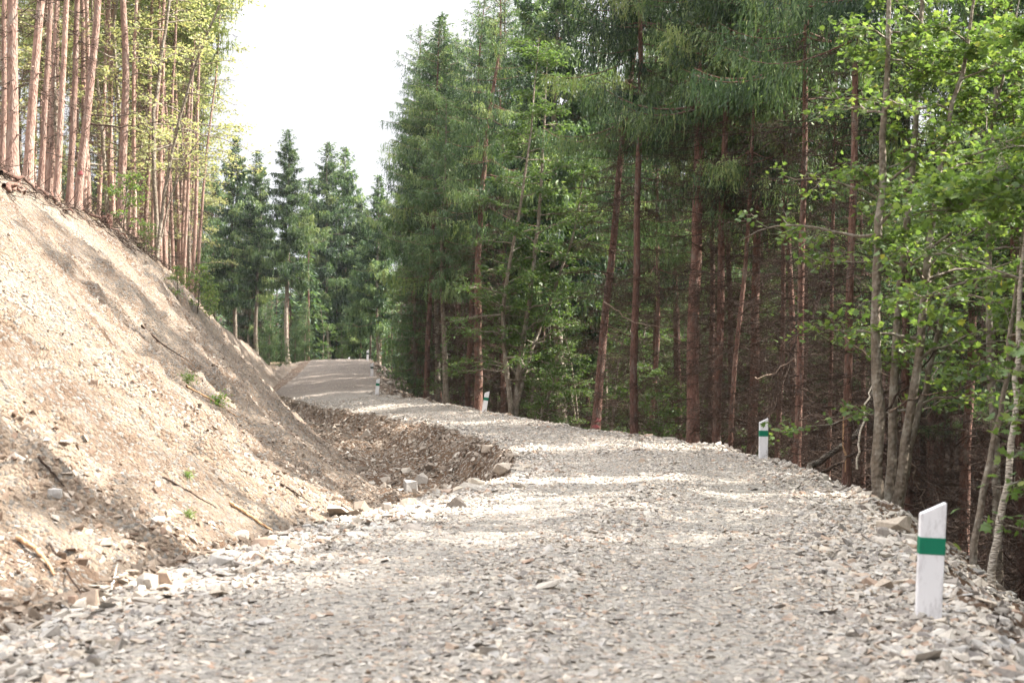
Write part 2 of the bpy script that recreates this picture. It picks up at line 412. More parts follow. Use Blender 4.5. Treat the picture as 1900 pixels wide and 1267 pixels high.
def sample(sec, n, y0, y1, r, power=1.0, t0=0, t1=1):
    """n points of a section; power > 1 gathers them near y0"""
    a, b = start[sec]
    y = y0 + (y1 - y0) * r.random(n) ** power
    rf = np.interp(y, Ys, np.arange(nR)); cf = a + (b - a) * (t0 + (t1 - t0) * r.random(n))
    i, j = np.floor(rf).astype(int).clip(0, nR - 2), np.floor(cf).astype(int).clip(0, nC - 2)
    u, v = (rf - i)[:, None], (cf - j)[:, None]
    P = (GRID[i, j] * (1 - v) + GRID[i, j + 1] * v) * (1 - u) + (GRID[i + 1, j] * (1 - v) + GRID[i + 1, j + 1] * v) * u
    N = unit(np.cross(GRID[i, j + 1] - GRID[i, j], GRID[i + 1, j] - GRID[i, j]))
    return P, N, (cf - a) / (b - a)

# ------------------------------------------------------------------ stones
def hull(seed, n=9, flat=.42):
    r = np.random.default_rng(seed)
    bm = bmesh.new()
    P = rand_dirs(n, r) * np.array([1, .72, flat]) * r.uniform(.75, 1.05, (n, 1))
    for p in P: bm.verts.new(p)
    res = bmesh.ops.convex_hull(bm, input=bm.verts)
    bmesh.ops.delete(bm, geom=[g for g in res['geom_interior'] if isinstance(g, bmesh.types.BMVert)], context='VERTS')
    bmesh.ops.dissolve_limit(bm, angle_limit=.3, verts=bm.verts, edges=bm.edges)
    bmesh.ops.triangulate(bm, faces=bm.faces)
    bm.verts.ensure_lookup_table()
    V = np.array([v.co[:] for v in bm.verts]); F = np.array([[v.index for v in f.verts] for f in bm.faces]) if bm.verts else None
    bm.verts.index_update(); F = np.array([[v.index for v in f.verts] for f in bm.faces])
    bm.free(); return V, F
PROTO = [hull(100 + k, 8 + k % 4, .3 + .35 * ((k * 7) % 10) / 10) for k in range(18)]

def stones(mb, P, N, size, r, tilt=.25, sink=.1):
    n = len(P); pid = r.integers(0, len(PROTO), n)
    tint = r.random(n)
    yaw = r.random(n) * TAU
    up = unit(N + r.normal(size=(n, 3)) * tilt)
    t = np.stack([np.cos(yaw), np.sin(yaw), np.zeros(n)], -1)
    ax = unit(t - (t * up).sum(-1, keepdims=True) * up); ay = np.cross(up, ax)
    sc = size[:, None] * np.stack([r.uniform(.8, 1.25, n), r.uniform(.7, 1.2, n), r.uniform(.6, 1.25, n)], -1) * .5
    for k, (V, F) in enumerate(PROTO):
        m = pid == k
        if not m.any(): continue
        S = V[None] * sc[m][:, None]
        W = P[m][:, None] + S[..., 0:1] * ax[m][:, None] + S[..., 1:2] * ay[m][:, None] + (S[..., 2:3] + sc[m][:, None, 2:3] * sink) * up[m][:, None]
        FF = (F[None] + (np.arange(m.sum()) * len(V))[:, None, None]).reshape(-1, 3)
        mb.add(W.reshape(-1, 3), FF, 0, np.repeat(tint[m], len(V)))

g = MB(); r = np.random.default_rng(5)
P, N, t = sample('road', 64000, 4.5, 30, r, 1.35)
edgy = np.clip(np.abs(t - .5) * 2, 0, 1) ** 3 + .35 * np.exp(-((t - .51) / .06) ** 2)
track = np.exp(-((t - .32) / .09) ** 2) + np.exp(-((t - .70) / .09) ** 2)
keep = r.random(len(P)) > .42 * track
P, N, t, edgy, track = P[keep], N[keep], t[keep], edgy[keep], track[keep]
stones(g, P, N, (.036 + .040 * edgy - .008 * track) * np.exp(r.normal(size=len(P)) * .45) + .012, r, .2, .08)
P, N, t = sample('road', 24000, 29, 66, r, 1.3)
stones(g, P, N, .065 * np.exp(r.normal(size=len(P)) * .35), r, .2)
P, N, t = sample('road', 1500, 66, 112, r, 1.0)
stones(g, P, N, .07 * np.exp(r.normal(size=len(P)) * .3), r, .15, 0)
for a, b in ((0, .16), (.84, 1.0)):                                # coarser stone thrown to both edges
    P, N, t = sample('road', 4200, 4.5, 30, r, 1.2, a, b)
    stones(g, P, N, .085 * np.exp(r.normal(size=len(P)) * .4), r, .35)
    P, N, t = sample('road', 1600, 30, 70, r, 1.2, a, b)
    stones(g, P, N, .12 * np.exp(r.normal(size=len(P)) * .35), r, .35)
P, N, t = sample('shoulder', 10000, 6, 40, r, 1.5, 0, .55)
stones(g, P, N, .11 * np.exp(r.normal(size=len(P)) * .4), r, .45)
tag(link('gravel', g.mesh('gravel', [M_STONE])), 'crushed pale stone spread over the road', None, None, 'stuff')
g = MB()
P, N, t = sample('ditch', 5200, 17, 75, r, 1.5, 0, .72)
kp = ~((P[:, 1] > 20) & (P[:, 1] < 33) & (t > .45) & (r.random(len(P)) < .9)); P, N, t = P[kp], N[kp], t[kp]
stones(g, P, N, .13 * np.exp(r.normal(size=len(P)) * .45), r, .5)
P, N, t = sample('ditch', 2400, 30, 75, r, 1.3, .7, 1)
stones(g, P, N, .12 * np.exp(r.normal(size=len(P)) * .45), r, .5)
P, N, t = sample('ditch', 500, 19, 31, r, 1, .9, 1)
stones(g, P, N, .13 * np.exp(r.normal(size=len(P)) * .4), r, .5)
P, N, t = sample('ditch', 900, 5, 19, r, 1)
stones(g, P, N, .09 * np.exp(r.normal(size=len(P)) * .4), r, .4)
P, N, t = sample('shoulder', 4500, 60, 112, r, 1.0, 0, .9)
stones(g, P, N, .17 * np.exp(r.normal(size=len(P)) * .45), r, .5)
M_RUBBLE = stone_mat('ditch_stone', [(0, (.11, .085, .065)), (.3, (.20, .155, .12)), (.6, (.28, .235, .19)), (.85, (.35, .30, .25)), (1, (.44, .40, .35))])
tag(link('rubble', g.mesh('rubble', [M_RUBBLE])), 'loose broken stone in the ditch and down the embankment', None, None, 'stuff')
g = MB()
def bank_bits(n, y1, t0, t1, size, sg, sink):
    P, N, t = sample('bank', n, 6, y1, r, 1.25, t0, t1)
    f = fbm(P[:, 1] * .7, (P[:, 2] + P[:, 0]) * .35, 91, 3) + .5 * fbm(P[:, 0] * 1.3, P[:, 1] * 1.3, 93, 3) + .5 * (t - .55)
    k = r.random(len(P)) < 1 / (1 + np.exp(-f * 9))
    P, N = P[k], N[k]
    stones(g, P, N, np.minimum(size * np.exp(r.normal(size=len(P)) * sg), .17), r, .5, sink)
bank_bits(36000, 60, .1, 1, .05, .5, -.1)
bank_bits(16000, 80, 0, .8, .055, .5, -.2)
bank_bits(34000, 60, .4, 1, .06, .5, -.15)
bank_bits(12000, 32, .7, 1, .075, .45, -.1)
M_CLOD = stone_mat('clod', [(0, (.14, .095, .07)), (.35, (.24, .18, .135)), (.7, (.34, .28, .225)), (1, (.42, .37, .32))])
tag(link('scree', g.mesh('scree', [M_CLOD])), 'crumbled clods and chips of stone lying on the bank', None, None, 'stuff')

# prominent single rocks
def rock_mesh(seed, dims, tint, boxy=.5):
    r = np.random.default_rng(seed)
    bm = bmesh.new()
    corners = np.array([[a, b, c] for a in (-1, 1) for b in (-1, 1) for c in (-1, 1)], float) * r.uniform(.55, 1, (8, 3))
    extra = rand_dirs(5, r) * r.uniform(.85, 1.25, (5, 1))
    for p in np.concatenate([corners * .78, extra]): bm.verts.new(p * np.array(dims) * .5)
    res = bmesh.ops.convex_hull(bm, input=bm.verts)
    bmesh.ops.delete(bm, geom=[q for q in res['geom_interior'] if isinstance(q, bmesh.types.BMVert)], context='VERTS')
    bmesh.ops.dissolve_limit(bm, angle_limit=.25, verts=bm.verts, edges=bm.edges)
    bmesh.ops.bevel(bm, geom=bm.edges, offset=min(dims) * .015, segments=1, affect='EDGES')
    bmesh.ops.triangulate(bm, faces=bm.faces)
    me = bpy.data.meshes.new('rock'); bm.to_mesh(me); bm.free()
    a = me.attributes.new('tint', 'FLOAT', 'POINT'); a.data.foreach_set('value', np.full(len(me.vertices), tint, dtype=np.float32))
    me.materials.append(M_STONE); return me
ROCKS = [  # px, py (bottom middle), width px, height px, tint, label
    (884, 903, 40, 18, .78, 'pale flat-topped rock on the road edge beside the ditch hollow'),
    (938, 878, 46, 22, .80, 'tan slab jutting from the road edge over the brown ditch wall'),
    (762, 914, 30, 28, .60, 'tall tan block lying in the ditch bottom'),
    (782, 896, 26, 18, .25, 'grey angular rock in the ditch behind the tall tan block'),
    (830, 917, 30, 11, .92, 'rust brown flat stone in front of the pale flat-topped rock'),
    (906, 838, 30, 14, .82, 'yellowish block on the lip of the ditch hollow'),
    (718, 950, 24, 18, .15, 'dark grey stone at the tip of the bank beside the road'),
    (757, 940, 36, 16, .80, 'tan wedge stone where the bank tip meets the road'),
    (163, 1126, 40, 36, .85, 'brown upright block at the foot of the bank'),
    (134, 1126, 22, 26, .90, 'small dark brown stone beside the upright brown block'),
    (272, 1094, 46, 34, .50, 'large grey squarish rock at the foot of the bank'),
    (300, 1088, 30, 30, .88, 'brown stone leaning on the large grey squarish rock'),
    (412, 1052, 56, 26, .60, 'grey slab with a yellowish end at the bank foot'),
    (486, 1014, 44, 18, .88, 'long reddish brown stone at the road edge under the pale stick'),
    (445, 1000, 34, 16, .98, 'white flat stone resting on the bank foot'),
    (1664, 985, 70, 26, .80, 'biggest pale slab on the outer road edge near the front post'),
    (1640, 996, 26, 18, .12, 'dark grey stone against the biggest pale slab'),
    (1690, 1006, 30, 20, .30, 'grey block below the biggest pale slab'),
    (1518, 876, 34, 16, .50, 'grey stone on the outer road edge before the multi-stemmed maple'),
    (292, 970, 28, 14, .97, 'white stone shard halfway down the lower bank'),
    (100, 920, 30, 16, .62, 'flat grey stone lodged in the shaded lower bank'),
    (176, 715, 20, 13, .88, 'small brown stone alone on the bright bank face'),
]
for k, (px, py, w, h, tint, lab) in enumerate(ROCKS):
    p = hit(px, py)
    s = p[1] / FPX
    o = link('rock', rock_mesh(300 + k, (w * s * 1.15, w * s * .85, h * s * 1.5), tint))
    o.location = (p[0], p[1] + w * s * .25, p[2] + h * s * .30)
    o.rotation_euler = (rng.normal() * .12, rng.normal() * .12, rng.random() * .8 - .4)
    tag(o, lab, 'rock', 'large loose rocks')

# ------------------------------------------------------------------ marker posts
def post_mesh():
    w, d = .170, .075
    bm = bmesh.new()
    v = [bm.verts.new(c) for c in ((-w/2, -d/2, -.25), (w/2, -d/2, -.25), (w/2, d/2, -.25), (-w/2, d/2, -.25), (-w/2, -d/2, .715), (w/2, -d/2, .80), (w/2, d/2, .80), (-w/2, d/2, .715))]
    for f in ((3, 2, 1, 0), (4, 5, 6, 7), (0, 1, 5, 4), (1, 2, 6, 5), (2, 3, 7, 6), (3, 0, 4, 7)): bm.faces.new([v[i] for i in f])
    bmesh.ops.bevel(bm, geom=bm.edges, offset=.005, segments=2, affect='EDGES')
    me = bpy.data.meshes.new('marker_post'); bm.to_mesh(me); bm.free(); me.materials.append(M_WHITE); return me
def band_mesh(mat):
    w, d = .176, .081
    bm = bmesh.new(); bmesh.ops.create_cube(bm, size=1)
    for q in bm.verts: q.co = (q.co.x * w, q.co.y * d, .498 + q.co.z * .116)
    bmesh.ops.bevel(bm, geom=bm.edges, offset=.003, segments=1, affect='EDGES')
    me = bpy.data.meshes.new('painted_band'); bm.to_mesh(me); bm.free(); me.materials.append(mat); return me
pm, bg, bk = post_mesh(), band_mesh(M_GREEN), band_mesh(M_BLACK)
POSTS = [  # px, py of the foot, distance, lean, yaw, band
    (1722, 1152, 9.8, 2.8, -4, bg, 'nearest white marker post with green band at the front road edge'),
    (1416, 850, 28.1, 1, 3, bg, 'second white marker post, in front of the leaning dead pole'),
    (898, 762, 53.2, 9, 5, bg, 'white marker post tilting right on the outer bend'),
    (699, 733, 66.8, 5, 8, bg, 'white marker post at the foot of the rise where the embankment starts'),
    (690, 697, 83.5, 0, 10, bk, 'white marker post with blackish band halfway up the rise'),
    (682, 669, 105, 1, 10, bk, 'white marker post with blackish band on top of the rise'),
    (647, 690, 125, 2, 10, bk, 'farthest marker post, only its tip showing over the crest'),
]
for px, py, Y, lean, yaw, band, lab in POSTS:
    x = at(px, py, Y)[0]
    o = link('marker_post', pm); o.location = (x, Y, gz(x, Y))
    o.rotation_euler = (R(rng.normal() * 1.0), R(lean), R(yaw))
    tag(o, lab, 'marker post', 'white marker posts along the road')
    link('painted_band', band, o)

# ------------------------------------------------------------------ spruce parts
def trunk_mesh(seed, H, r0, mat, sides=12, stubs=40, wob=.06, zstub=(1, 9)):
    r = np.random.default_rng(seed)
    n = int(H / .45) + 2
    z = np.linspace(-1.2, H, n)
    a = np.cumsum(r.normal(size=(n, 2)), 0); a -= np.linspace(0, 1, n)[:, None] * a[-1]
    k = np.ones(7) / 7
    a = np.stack([np.convolve(np.pad(a[:, i], 3, mode='edge'), k, 'valid') for i in (0, 1)], 1) * wob
    a -= np.interp(0, z, np.arange(n)) * 0 + a[2]
    P = np.stack([a[:, 0], a[:, 1], z], 1)
    f = np.clip(z / H, 0, 1)
    rad = r0 * (1 - f) ** .8 + .012 + r0 * .55 * np.exp(-np.clip(z, -.4, 99) / .35)
    rad *= 1 + r.normal(size=n) * .015
    m = MB(); tubes(m, P, rad, sides)
    zs = r.uniform(*zstub, stubs); az = r.random(stubs) * TAU
    base = np.stack([np.interp(zs, z, P[:, 0]), np.interp(zs, z, P[:, 1]), zs], 1)
    rr = np.interp(zs, z, rad)
    d = np.stack([np.cos(az), np.sin(az), r.normal(size=stubs) * .25], 1)
    L = r.uniform(.03, .16, stubs)
    B = base[:, None] + d[:, None] * (rr[:, None] * .7 + np.linspace(0, 1, 3)[None] * (rr * .3 + L)[:, None])[..., None]
    tubes(m, B, np.repeat(np.array([[.028, .018, .010]]), stubs, 0) * r.uniform(.5, 1.1, (stubs, 1)), 5)
    return m.mesh('trunk', [mat], True)

def dead_mesh(seed, z0, z1, n, lmin, lmax, mat, twigs=14, droop=.25):
    r = np.random.default_rng(seed)
    z = r.uniform(z0, z1, n); az = r.random(n) * TAU
    L = r.uniform(lmin, lmax, n) * (.6 + .4 * (z - z0) / (z1 - z0))
    s = np.linspace(0, 1, 7)
    d = np.stack([np.cos(az), np.sin(az), np.zeros(n)], 1)
    sd = np.stack([-np.sin(az), np.cos(az), np.zeros(n)], 1)
    pit = r.normal(size=n) * .22
    P = np.zeros((n, 7, 3)); P[..., 2] = z[:, None]
    P += d[:, None] * (s[None] * L[:, None])[..., None]
    P[..., 2] += s[None] * (pit * L)[:, None] - droop * (s ** 2)[None] * L[:, None] * r.uniform(0, 1, (n, 1))
    P += sd[:, None] * (r.normal(size=(n, 1)) * .2 * (s ** 2)[None] * L[:, None])[..., None]
    P[:, 1:] += r.normal(size=(n, 6, 3)) * .025
    m = MB(); tubes(m, P, (.014 * (1 - s * .75))[None] * r.uniform(.6, 1.3, (n, 1)), 3, 0, r.random(n))
    # twigs, each two joined slivers that curve down
    N = n * twigs
    bi = np.repeat(np.arange(n), twigs); ss = r.uniform(.2, 1, N) * 6
    i = np.floor(ss).astype(int).clip(0, 5); f = (ss - i)[:, None]
    B = P[bi, i] * (1 - f) + P[bi, i + 1] * f
    side = np.where(r.random(N) < .5, -1, 1)[:, None]
    D = unit(d[bi] * .6 + sd[bi] * side * r.uniform(.4, 1.1, (N, 1)) + np.stack([np.zeros(N), np.zeros(N), r.normal(size=N) * .35 - .12], 1))
    TL = r.uniform(.15, .6, N)
    mid = B + D * TL[:, None] * .5
    D2 = unit(D + np.array([0, 0, -.55]) + r.normal(size=(N, 3)) * .25)
    T3 = np.stack([B, mid, mid + D2 * TL[:, None] * .5], 1)
    tubes(m, T3, np.repeat(np.array([[.0048, .0036, .0015]]), N, 0), 3, 0, r.random(N))
    k = 3
    bi = np.repeat(np.arange(N), k); f = r.uniform(.3, 1, N * k)[:, None]
    B = B[bi] * (1 - f) + T3[bi, 2] * f
    D = unit(r.normal(size=(N * k, 3)) + D[bi] + np.array([0, 0, -.5]))
    blades(m, B, D, r.uniform(.06, .22, N * k), .0065, rand_dirs(N * k, r), 0, r.random(N * k))
    return m.mesh('dead_branches', [mat])

def crown_mesh(seed, H, cb, Rm, needle, bark, dens=1.0, droop=.55, sparse=0.0, blade=(.10, .021), shape=.72, twig_d=.105, curtain=14, fringe_w=1.6):
    r = np.random.default_rng(seed)
    zs = []
    z = cb
    btint = None
    while z < H - .25:
        u = (H - z) / (H - cb)
        k = r.integers(4, 7)
        zs += list(z + r.normal(size=k) * .06)
        z += (.22 + .20 * u) / dens
    z = np.array(zs); B = len(z)
    u = np.clip((H - z) / (H - cb), 0, 1)
    L = (Rm * u ** shape * r.uniform(.62, 1.15, B) + .16)
    L *= np.where(u > .8, r.uniform(.45, 1.05, B), 1)
    az = r.random(B) * TAU
    keep = r.random(B) > sparse
    # a few gaps: whole sides thin out
    gap = (np.sin(az * 2 + seed) * np.sin(z * 1.7 + seed * 2.1)) > .62
    keep &= ~(gap & (r.random(B) < .7))
    z, u, L, az = z[keep], u[keep], L[keep], az[keep]; B = len(z)
    pit = np.interp(u, [0, .12, .45, 1], [1.0, .35, -.12, -.42]) + r.normal(size=B) * .12
    n = 9; s = np.linspace(0, 1, n)
    d = np.stack([np.cos(az), np.sin(az), np.zeros(B)], 1); sd = np.stack([-np.sin(az), np.cos(az), np.zeros(B)], 1)
    up = .32 * u + .05
    P = np.zeros((B, n, 3)); P[..., 2] = z[:, None]
    P += d[:, None] * (s[None] * L[:, None])[..., None]
    P[..., 2] += (pit * L)[:, None] * s[None] + (up * L)[:, None] * (s ** 2.6)[None]
    P += sd[:, None] * (r.normal(size=(B, 1)) * .12 * (s ** 2)[None] * L[:, None])[..., None]
    m = MB()
    tubes(m, P, ((.006 + .0075 * L)[:, None] * (1 - .8 * s)[None]), 4, 1)
    # twigs
    cnt = np.maximum(3, (L / twig_d).astype(int)) * 2
    bi = np.repeat(np.arange(B), cnt); N = len(bi)
    ss = r.uniform(.10, 1, N) ** .85
    q = ss * (n - 1); i = np.floor(q).astype(int).clip(0, n - 2); f = (q - i)[:, None]
    Bp = P[bi, i] * (1 - f) + P[bi, i + 1] * f
    tan = unit(P[bi, i + 1] - P[bi, i])
    side = np.where(r.random(N) < .5, -1, 1)[:, None]
    env = np.sin(np.clip(ss, 0, 1) * math.pi * .62 + .55)
    TL = (.12 + .24 * np.minimum(L[bi], 2.2) * env) * r.uniform(.55, 1.1, N)
    dr = droop * (.35 + .65 * u[bi])
    D = unit(tan * .7 + sd[bi] * side * r.uniform(.45, 1, (N, 1)) + np.stack([np.zeros(N), np.zeros(N), -dr * r.uniform(.3, 1.5, N)], 1))
    # hanging shoots below the older limbs
    K = np.maximum(2, (TL / (blade[0] * .48)).astype(int))
    ti = np.repeat(np.arange(N), K); M = len(ti)
    st = r.random(M)
    C = Bp[ti] + D[ti] * (st * TL[ti])[:, None] + np.array([0, 0, -1.0]) * (dr[ti] * .55 * st ** 2 * TL[ti])[:, None]
    Dt = unit(D[ti] + np.array([0, 0, -1.0]) * (dr[ti] * 1.1 * st)[:, None])
    Db = unit(Dt + r.normal(size=(M, 3)) * .34)
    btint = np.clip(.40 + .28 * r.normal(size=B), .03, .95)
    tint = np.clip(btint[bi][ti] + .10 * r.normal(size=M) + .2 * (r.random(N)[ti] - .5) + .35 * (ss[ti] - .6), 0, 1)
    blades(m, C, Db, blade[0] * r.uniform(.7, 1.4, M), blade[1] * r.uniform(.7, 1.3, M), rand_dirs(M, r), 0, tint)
    # shoots that hang from the older limbs like a fringe
    cn = np.where(u > .12, (L * curtain).astype(int), 0); hb = np.repeat(np.arange(B), cn); N = len(hb)
    if N:
        q = r.uniform(.12, 1, N) * (n - 1); i = np.floor(q).astype(int).clip(0, n - 2); f = (q - i)[:, None]
        Hp = P[hb, i] * (1 - f) + P[hb, i + 1] * f + sd[hb] * (r.normal(size=(N, 1)) * .13 * L[hb][:, None]) * np.sin(q / (n - 1) * math.pi * .8)[:, None]
        hl = r.uniform(.22, .75, N) * (.4 + .6 * np.minimum(1, u[hb] * 1.6)); k = 6; fs_ = rand_dirs(N, r)
        ti = np.repeat(np.arange(N), k); st = np.tile(np.linspace(0, .85, k), N)
        C = Hp[ti] + np.stack([r.normal(size=N * k) * .02, r.normal(size=N * k) * .02, -st * hl[ti]], 1)
        Db = unit(np.array([0, 0, -1.0]) + r.normal(size=(N * k, 3)) * .17)
        blades(m, C, Db, hl[ti] * r.uniform(.24, .36, N * k), blade[1] * fringe_w * (1.25 - .7 * st) * r.uniform(.8, 1.2, N * k), fs_[ti] + rand_dirs(N * k, r) * .5, 0, np.clip(btint[hb][ti] + .15 * r.normal(size=N)[ti] + .08 * r.normal(size=N * k), 0, 1))
    # foliage close about the stem
    ni = int((H - cb) * 130); zi = cb + (H - cb) * r.random(ni) ** .8; ai = r.random(ni) * TAU; ri = r.uniform(.03, .55, ni) * np.minimum(1, (H - zi) / 2.5)
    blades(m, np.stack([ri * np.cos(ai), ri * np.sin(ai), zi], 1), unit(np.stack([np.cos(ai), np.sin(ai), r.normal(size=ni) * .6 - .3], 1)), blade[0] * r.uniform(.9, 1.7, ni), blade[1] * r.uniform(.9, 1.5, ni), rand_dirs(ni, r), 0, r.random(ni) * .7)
    # leader
    lz = np.linspace(H - .6, H + .1, 20)
    blades(m, np.stack([np.zeros(20), np.zeros(20), lz], 1), unit(r.normal(size=(20, 3)) * .5 + np.array([0, 0, 1.0])), .12, .02, rand_dirs(20, r), 0, .6)
    return m.mesh('crown', [needle, bark])

PROTOS = {}
def proto(key, seed, H, r0, cb, Rm, needle=M_SPRUCE, dens=1.0, droop=.6, sparse=.05, dead=(60, .7, 2.3, 14), deadz=None, shape=.72, blade=(.10, .021), wob=.05, twig_d=.105, curtain=14, bark=M_BARK):
    parts = [('trunk', trunk_mesh(seed, H, r0, bark, 12, 46, wob, (.8, max(3, cb))))]
    if dead[0]:
        z0, z1 = deadz or (1.0, cb + 1.2)
        parts.append(('dead_branches', dead_mesh(seed + 1, z0, z1, dead[0], dead[1], dead[2], M_DEAD, dead[3])))
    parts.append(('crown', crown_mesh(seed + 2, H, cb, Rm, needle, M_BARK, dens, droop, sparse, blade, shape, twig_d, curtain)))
    PROTOS[key] = (parts, H)
for k in range(4):   # right-hand wood: bare, twiggy stems and hanging green tops
    proto(f'wood{k}', 1000 + 10 * k, [19.5, 22, 17.5, 21][k], [.135, .16, .12, .15][k], [8.8, 9.8, 7.8, 9.3][k], [2.7, 3.0, 2.4, 2.9][k], dead=(112, .7, 2.5, 20), droop=.95, dens=.62, blade=(.095, .026), twig_d=.095, curtain=17, shape=.62)
for k in range(3):   # far rim: long crowns
    proto(f'rim{k}', 2000 + 10 * k, [20, 22, 18][k], [.19, .2, .17][k], [6.5, 8, 5.5][k], [3.1, 3.3, 2.8][k], dead=(40, .6, 2.0, 8), droop=.95, sparse=.04, dens=.95, bark=M_GREYBARK, blade=(.19, .062), twig_d=.12, curtain=20, shape=.78)
for k in range(4):   # left-hand slope: thin tall stems, thin tops
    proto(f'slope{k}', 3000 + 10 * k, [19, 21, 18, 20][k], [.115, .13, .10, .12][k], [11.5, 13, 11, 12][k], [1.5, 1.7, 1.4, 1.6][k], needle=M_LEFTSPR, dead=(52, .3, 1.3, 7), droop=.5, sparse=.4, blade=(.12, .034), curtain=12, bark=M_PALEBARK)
for k in range(2):   # young spruces, green to the ground
    proto(f'young{k}', 4000 + 10 * k, [11, 7][k], [.10, .07][k], [1.2, .6][k], [2.0, 1.6][k], needle=M_YOUNG, dead=(0,), bark=M_GREYBARK, droop=.45, sparse=.05, dens=1.2, blade=(.13, .036), shape=.85, curtain=8)

proto('young2', 4100, 14, .12, 5.5, 2.1, needle=M_YOUNG, dead=(40, .5, 1.6, 10), bark=M_GREYBARK, droop=.6, sparse=.05, dens=.95, blade=(.13, .036), shape=.8, curtain=10)
NTREES = {'n': 0}
def place(key, x, y, z=None, s=1.0, rz=0.0, lean=0.0, lean_y=0.0, k=1.0, name='spruce_tree', label='', cat='tree', group=None, skip=()):
    parts, H = PROTOS[key]
    e = bpy.data.objects.new(name, None); COL.objects.link(e)
    e.empty_display_size = .3
    e.location = (x, y, gz(x, y) if z is None else z)
    e.rotation_euler = (lean_y, lean, 0)
    e.scale = (s, s, s)
    tag(e, label, cat, group)
    for nm, me in parts:
        if nm in skip: continue
        o = link(nm, me, e); o.rotation_euler = (0, 0, rz)
        if nm == 'trunk': o.scale = (k, k, 1)
    NTREES['n'] += 1
    TAKEN.append((x, y))
    return e
TAKEN = []

def hero(key, b, t, Y, label, wpx=None, group=None, s=1.0, skip=(), rz=None, topy=None):
    """b and t: two points of the stem in the photograph, both at distance Y; follow the stem down to the ground"""
    p, q = at(*b, Y), at(*t, Y)
    sl = (q[0] - p[0]) / (q[2] - p[2])
    x = p[0]
    for _ in range(6):
        z = gz(x, Y); x = p[0] + sl * (z - p[2])
    parts, H = PROTOS[key]
    if topy is not None: s = (at(950, topy, Y)[2] - z) / H
    k = 1.0
    if wpx:
        me = parts[0][1]
        want = wpx * Y / FPX / 2
        r0 = {'wood0': .135, 'wood1': .16, 'wood2': .12, 'wood3': .15, 'rim0': .19, 'rim1': .2, 'rim2': .17, 'slope0': .115, 'slope1': .13, 'slope2': .10, 'slope3': .12}.get(key, .1)
        k = .80 * want / (r0 * .88 * s)
    return place(key, x, Y, z, s, rng.random() * TAU if rz is None else rz, math.atan(sl), 0, k, label=label, group=group, skip=skip)

GR = 'spruces along the outer edge of the road'
hero('wood1', (1103, 795), (1140, 390), 43.5, 'reddish spruce leaning right with pink paint marks at its foot', 17, GR)
hero('wood3', (1178, 808), (1188, 280), 41, 'straight dark red spruce right of the pink marked leaning one', 16, GR)
hero('wood1', (1287, 820), (1312, 240), 37.5, 'thickest reddish spruce trunk at the outer road edge', 26, GR)
hero('wood3', (1328, 825), (1345, 250), 37, 'pale lit spruce just right of the thickest trunk', 17, GR)
hero('wood2', (1357, 830), (1388, 340), 36, 'thin light brown spruce leaning right, beside the pale lit one', 10, GR)
hero('wood0', (1440, 845), (1455, 280), 35, 'slim dark spruce behind the leaning dead pole', 11, GR)
hero('wood3', (1478, 860), (1490, 290), 31, 'pale grey barked spruce with a knobbly trunk right of the leaning pole', 15, GR)
h_ = hero('wood0', (1570, 905), (1590, 180), 26.5, 'reddish spruce with a torn strip of bark near its foot', 17, GR)
hero('wood2', (890, 740), (910, 330), 57.5, 'sturdy spruce behind the tilting marker post', 16, GR)
hero('wood1', (790, 735), (801, 450), 72, 'tall bare spruce stem at the foot of the far embankment', 11, GR, topy=40)
hero('wood0', (1536, 850), (1542, 500), 34, 'thin spruce seen between the knobbly and the torn bark trunks', 9, GR)
hero('rim0', (812, 700), (820, 30), 76, 'tallest dense dark spruce on the outer bend, rising to a point', 11, GR, topy=28)
hero('wood3', (872, 700), (900, 30), 68, 'thin topped spruce with browning upper twigs beside the tallest dark one', 12, GR, topy=-10)
hero('rim0', (985, 690), (990, 100), 67, 'tall full spruce rising behind the forked beech', None, GR, topy=-70)
hero('rim2', (1045, 690), (1043, 100), 62, 'tall spruce right behind the forked beech, its top out of the picture', None, GR, topy=-150)
hero('wood1', (935, 690), (938, 100), 74, 'tall thin spruce left behind the forked beech', None, GR, topy=-30)
hero('young2', (828, 690), (828, 190), 62, 'light green young spruce in front of the tallest dark one', None, 'young spruces', topy=185)
hero('young1', (770, 690), (768, 420), 78, 'small young spruce beside the far embankment', None, 'young spruces', topy=430)

for px, ty, Yd, lab in ((548, 585, 104, 'young spruce at the left end of the rise'), (522, 610, 98, 'small young spruce where the brown bank runs out'), (566, 560, 113, 'young spruce under the tallest far spruce'), (500, 560, 106, 'young spruce behind the end of the brown bank')):
    hero('young1', (px, 680), (px, 600), Yd, lab, None, 'young spruces', topy=ty)
FG = 'tall spruces at the far end of the road'
for px, ty, Y, key, lab in ((435, 252, 124, 'rim2', 'narrow spruce at the left end of the far row, half behind yellow leaves'),
                            (478, 280, 121, 'rim0', 'bushy spruce between the narrow one and the tallest of the far row'),
                            (535, 240, 118, 'rim1', 'tallest spruce of the far row with a bare pale stem below'),
                            (608, 263, 148, 'rim1', 'spruce with a wide open top, middle of the far row'),
                            (641, 275, 152, 'rim0', 'slimmer spruce close right of the wide open topped one'),
                            (706, 325, 128, 'rim2', 'lower thin topped spruce at the right end of the far row'),
                            (575, 330, 156, 'rim2', 'spruce top peeping between the two tallest of the far row'),
                            (672, 372, 150, 'rim2', 'short spruce in the dip at the end of the far row')):
    hero(key, (px, 640), (px + rng.normal() * 2, 300), Y, lab, None, FG, topy=ty)

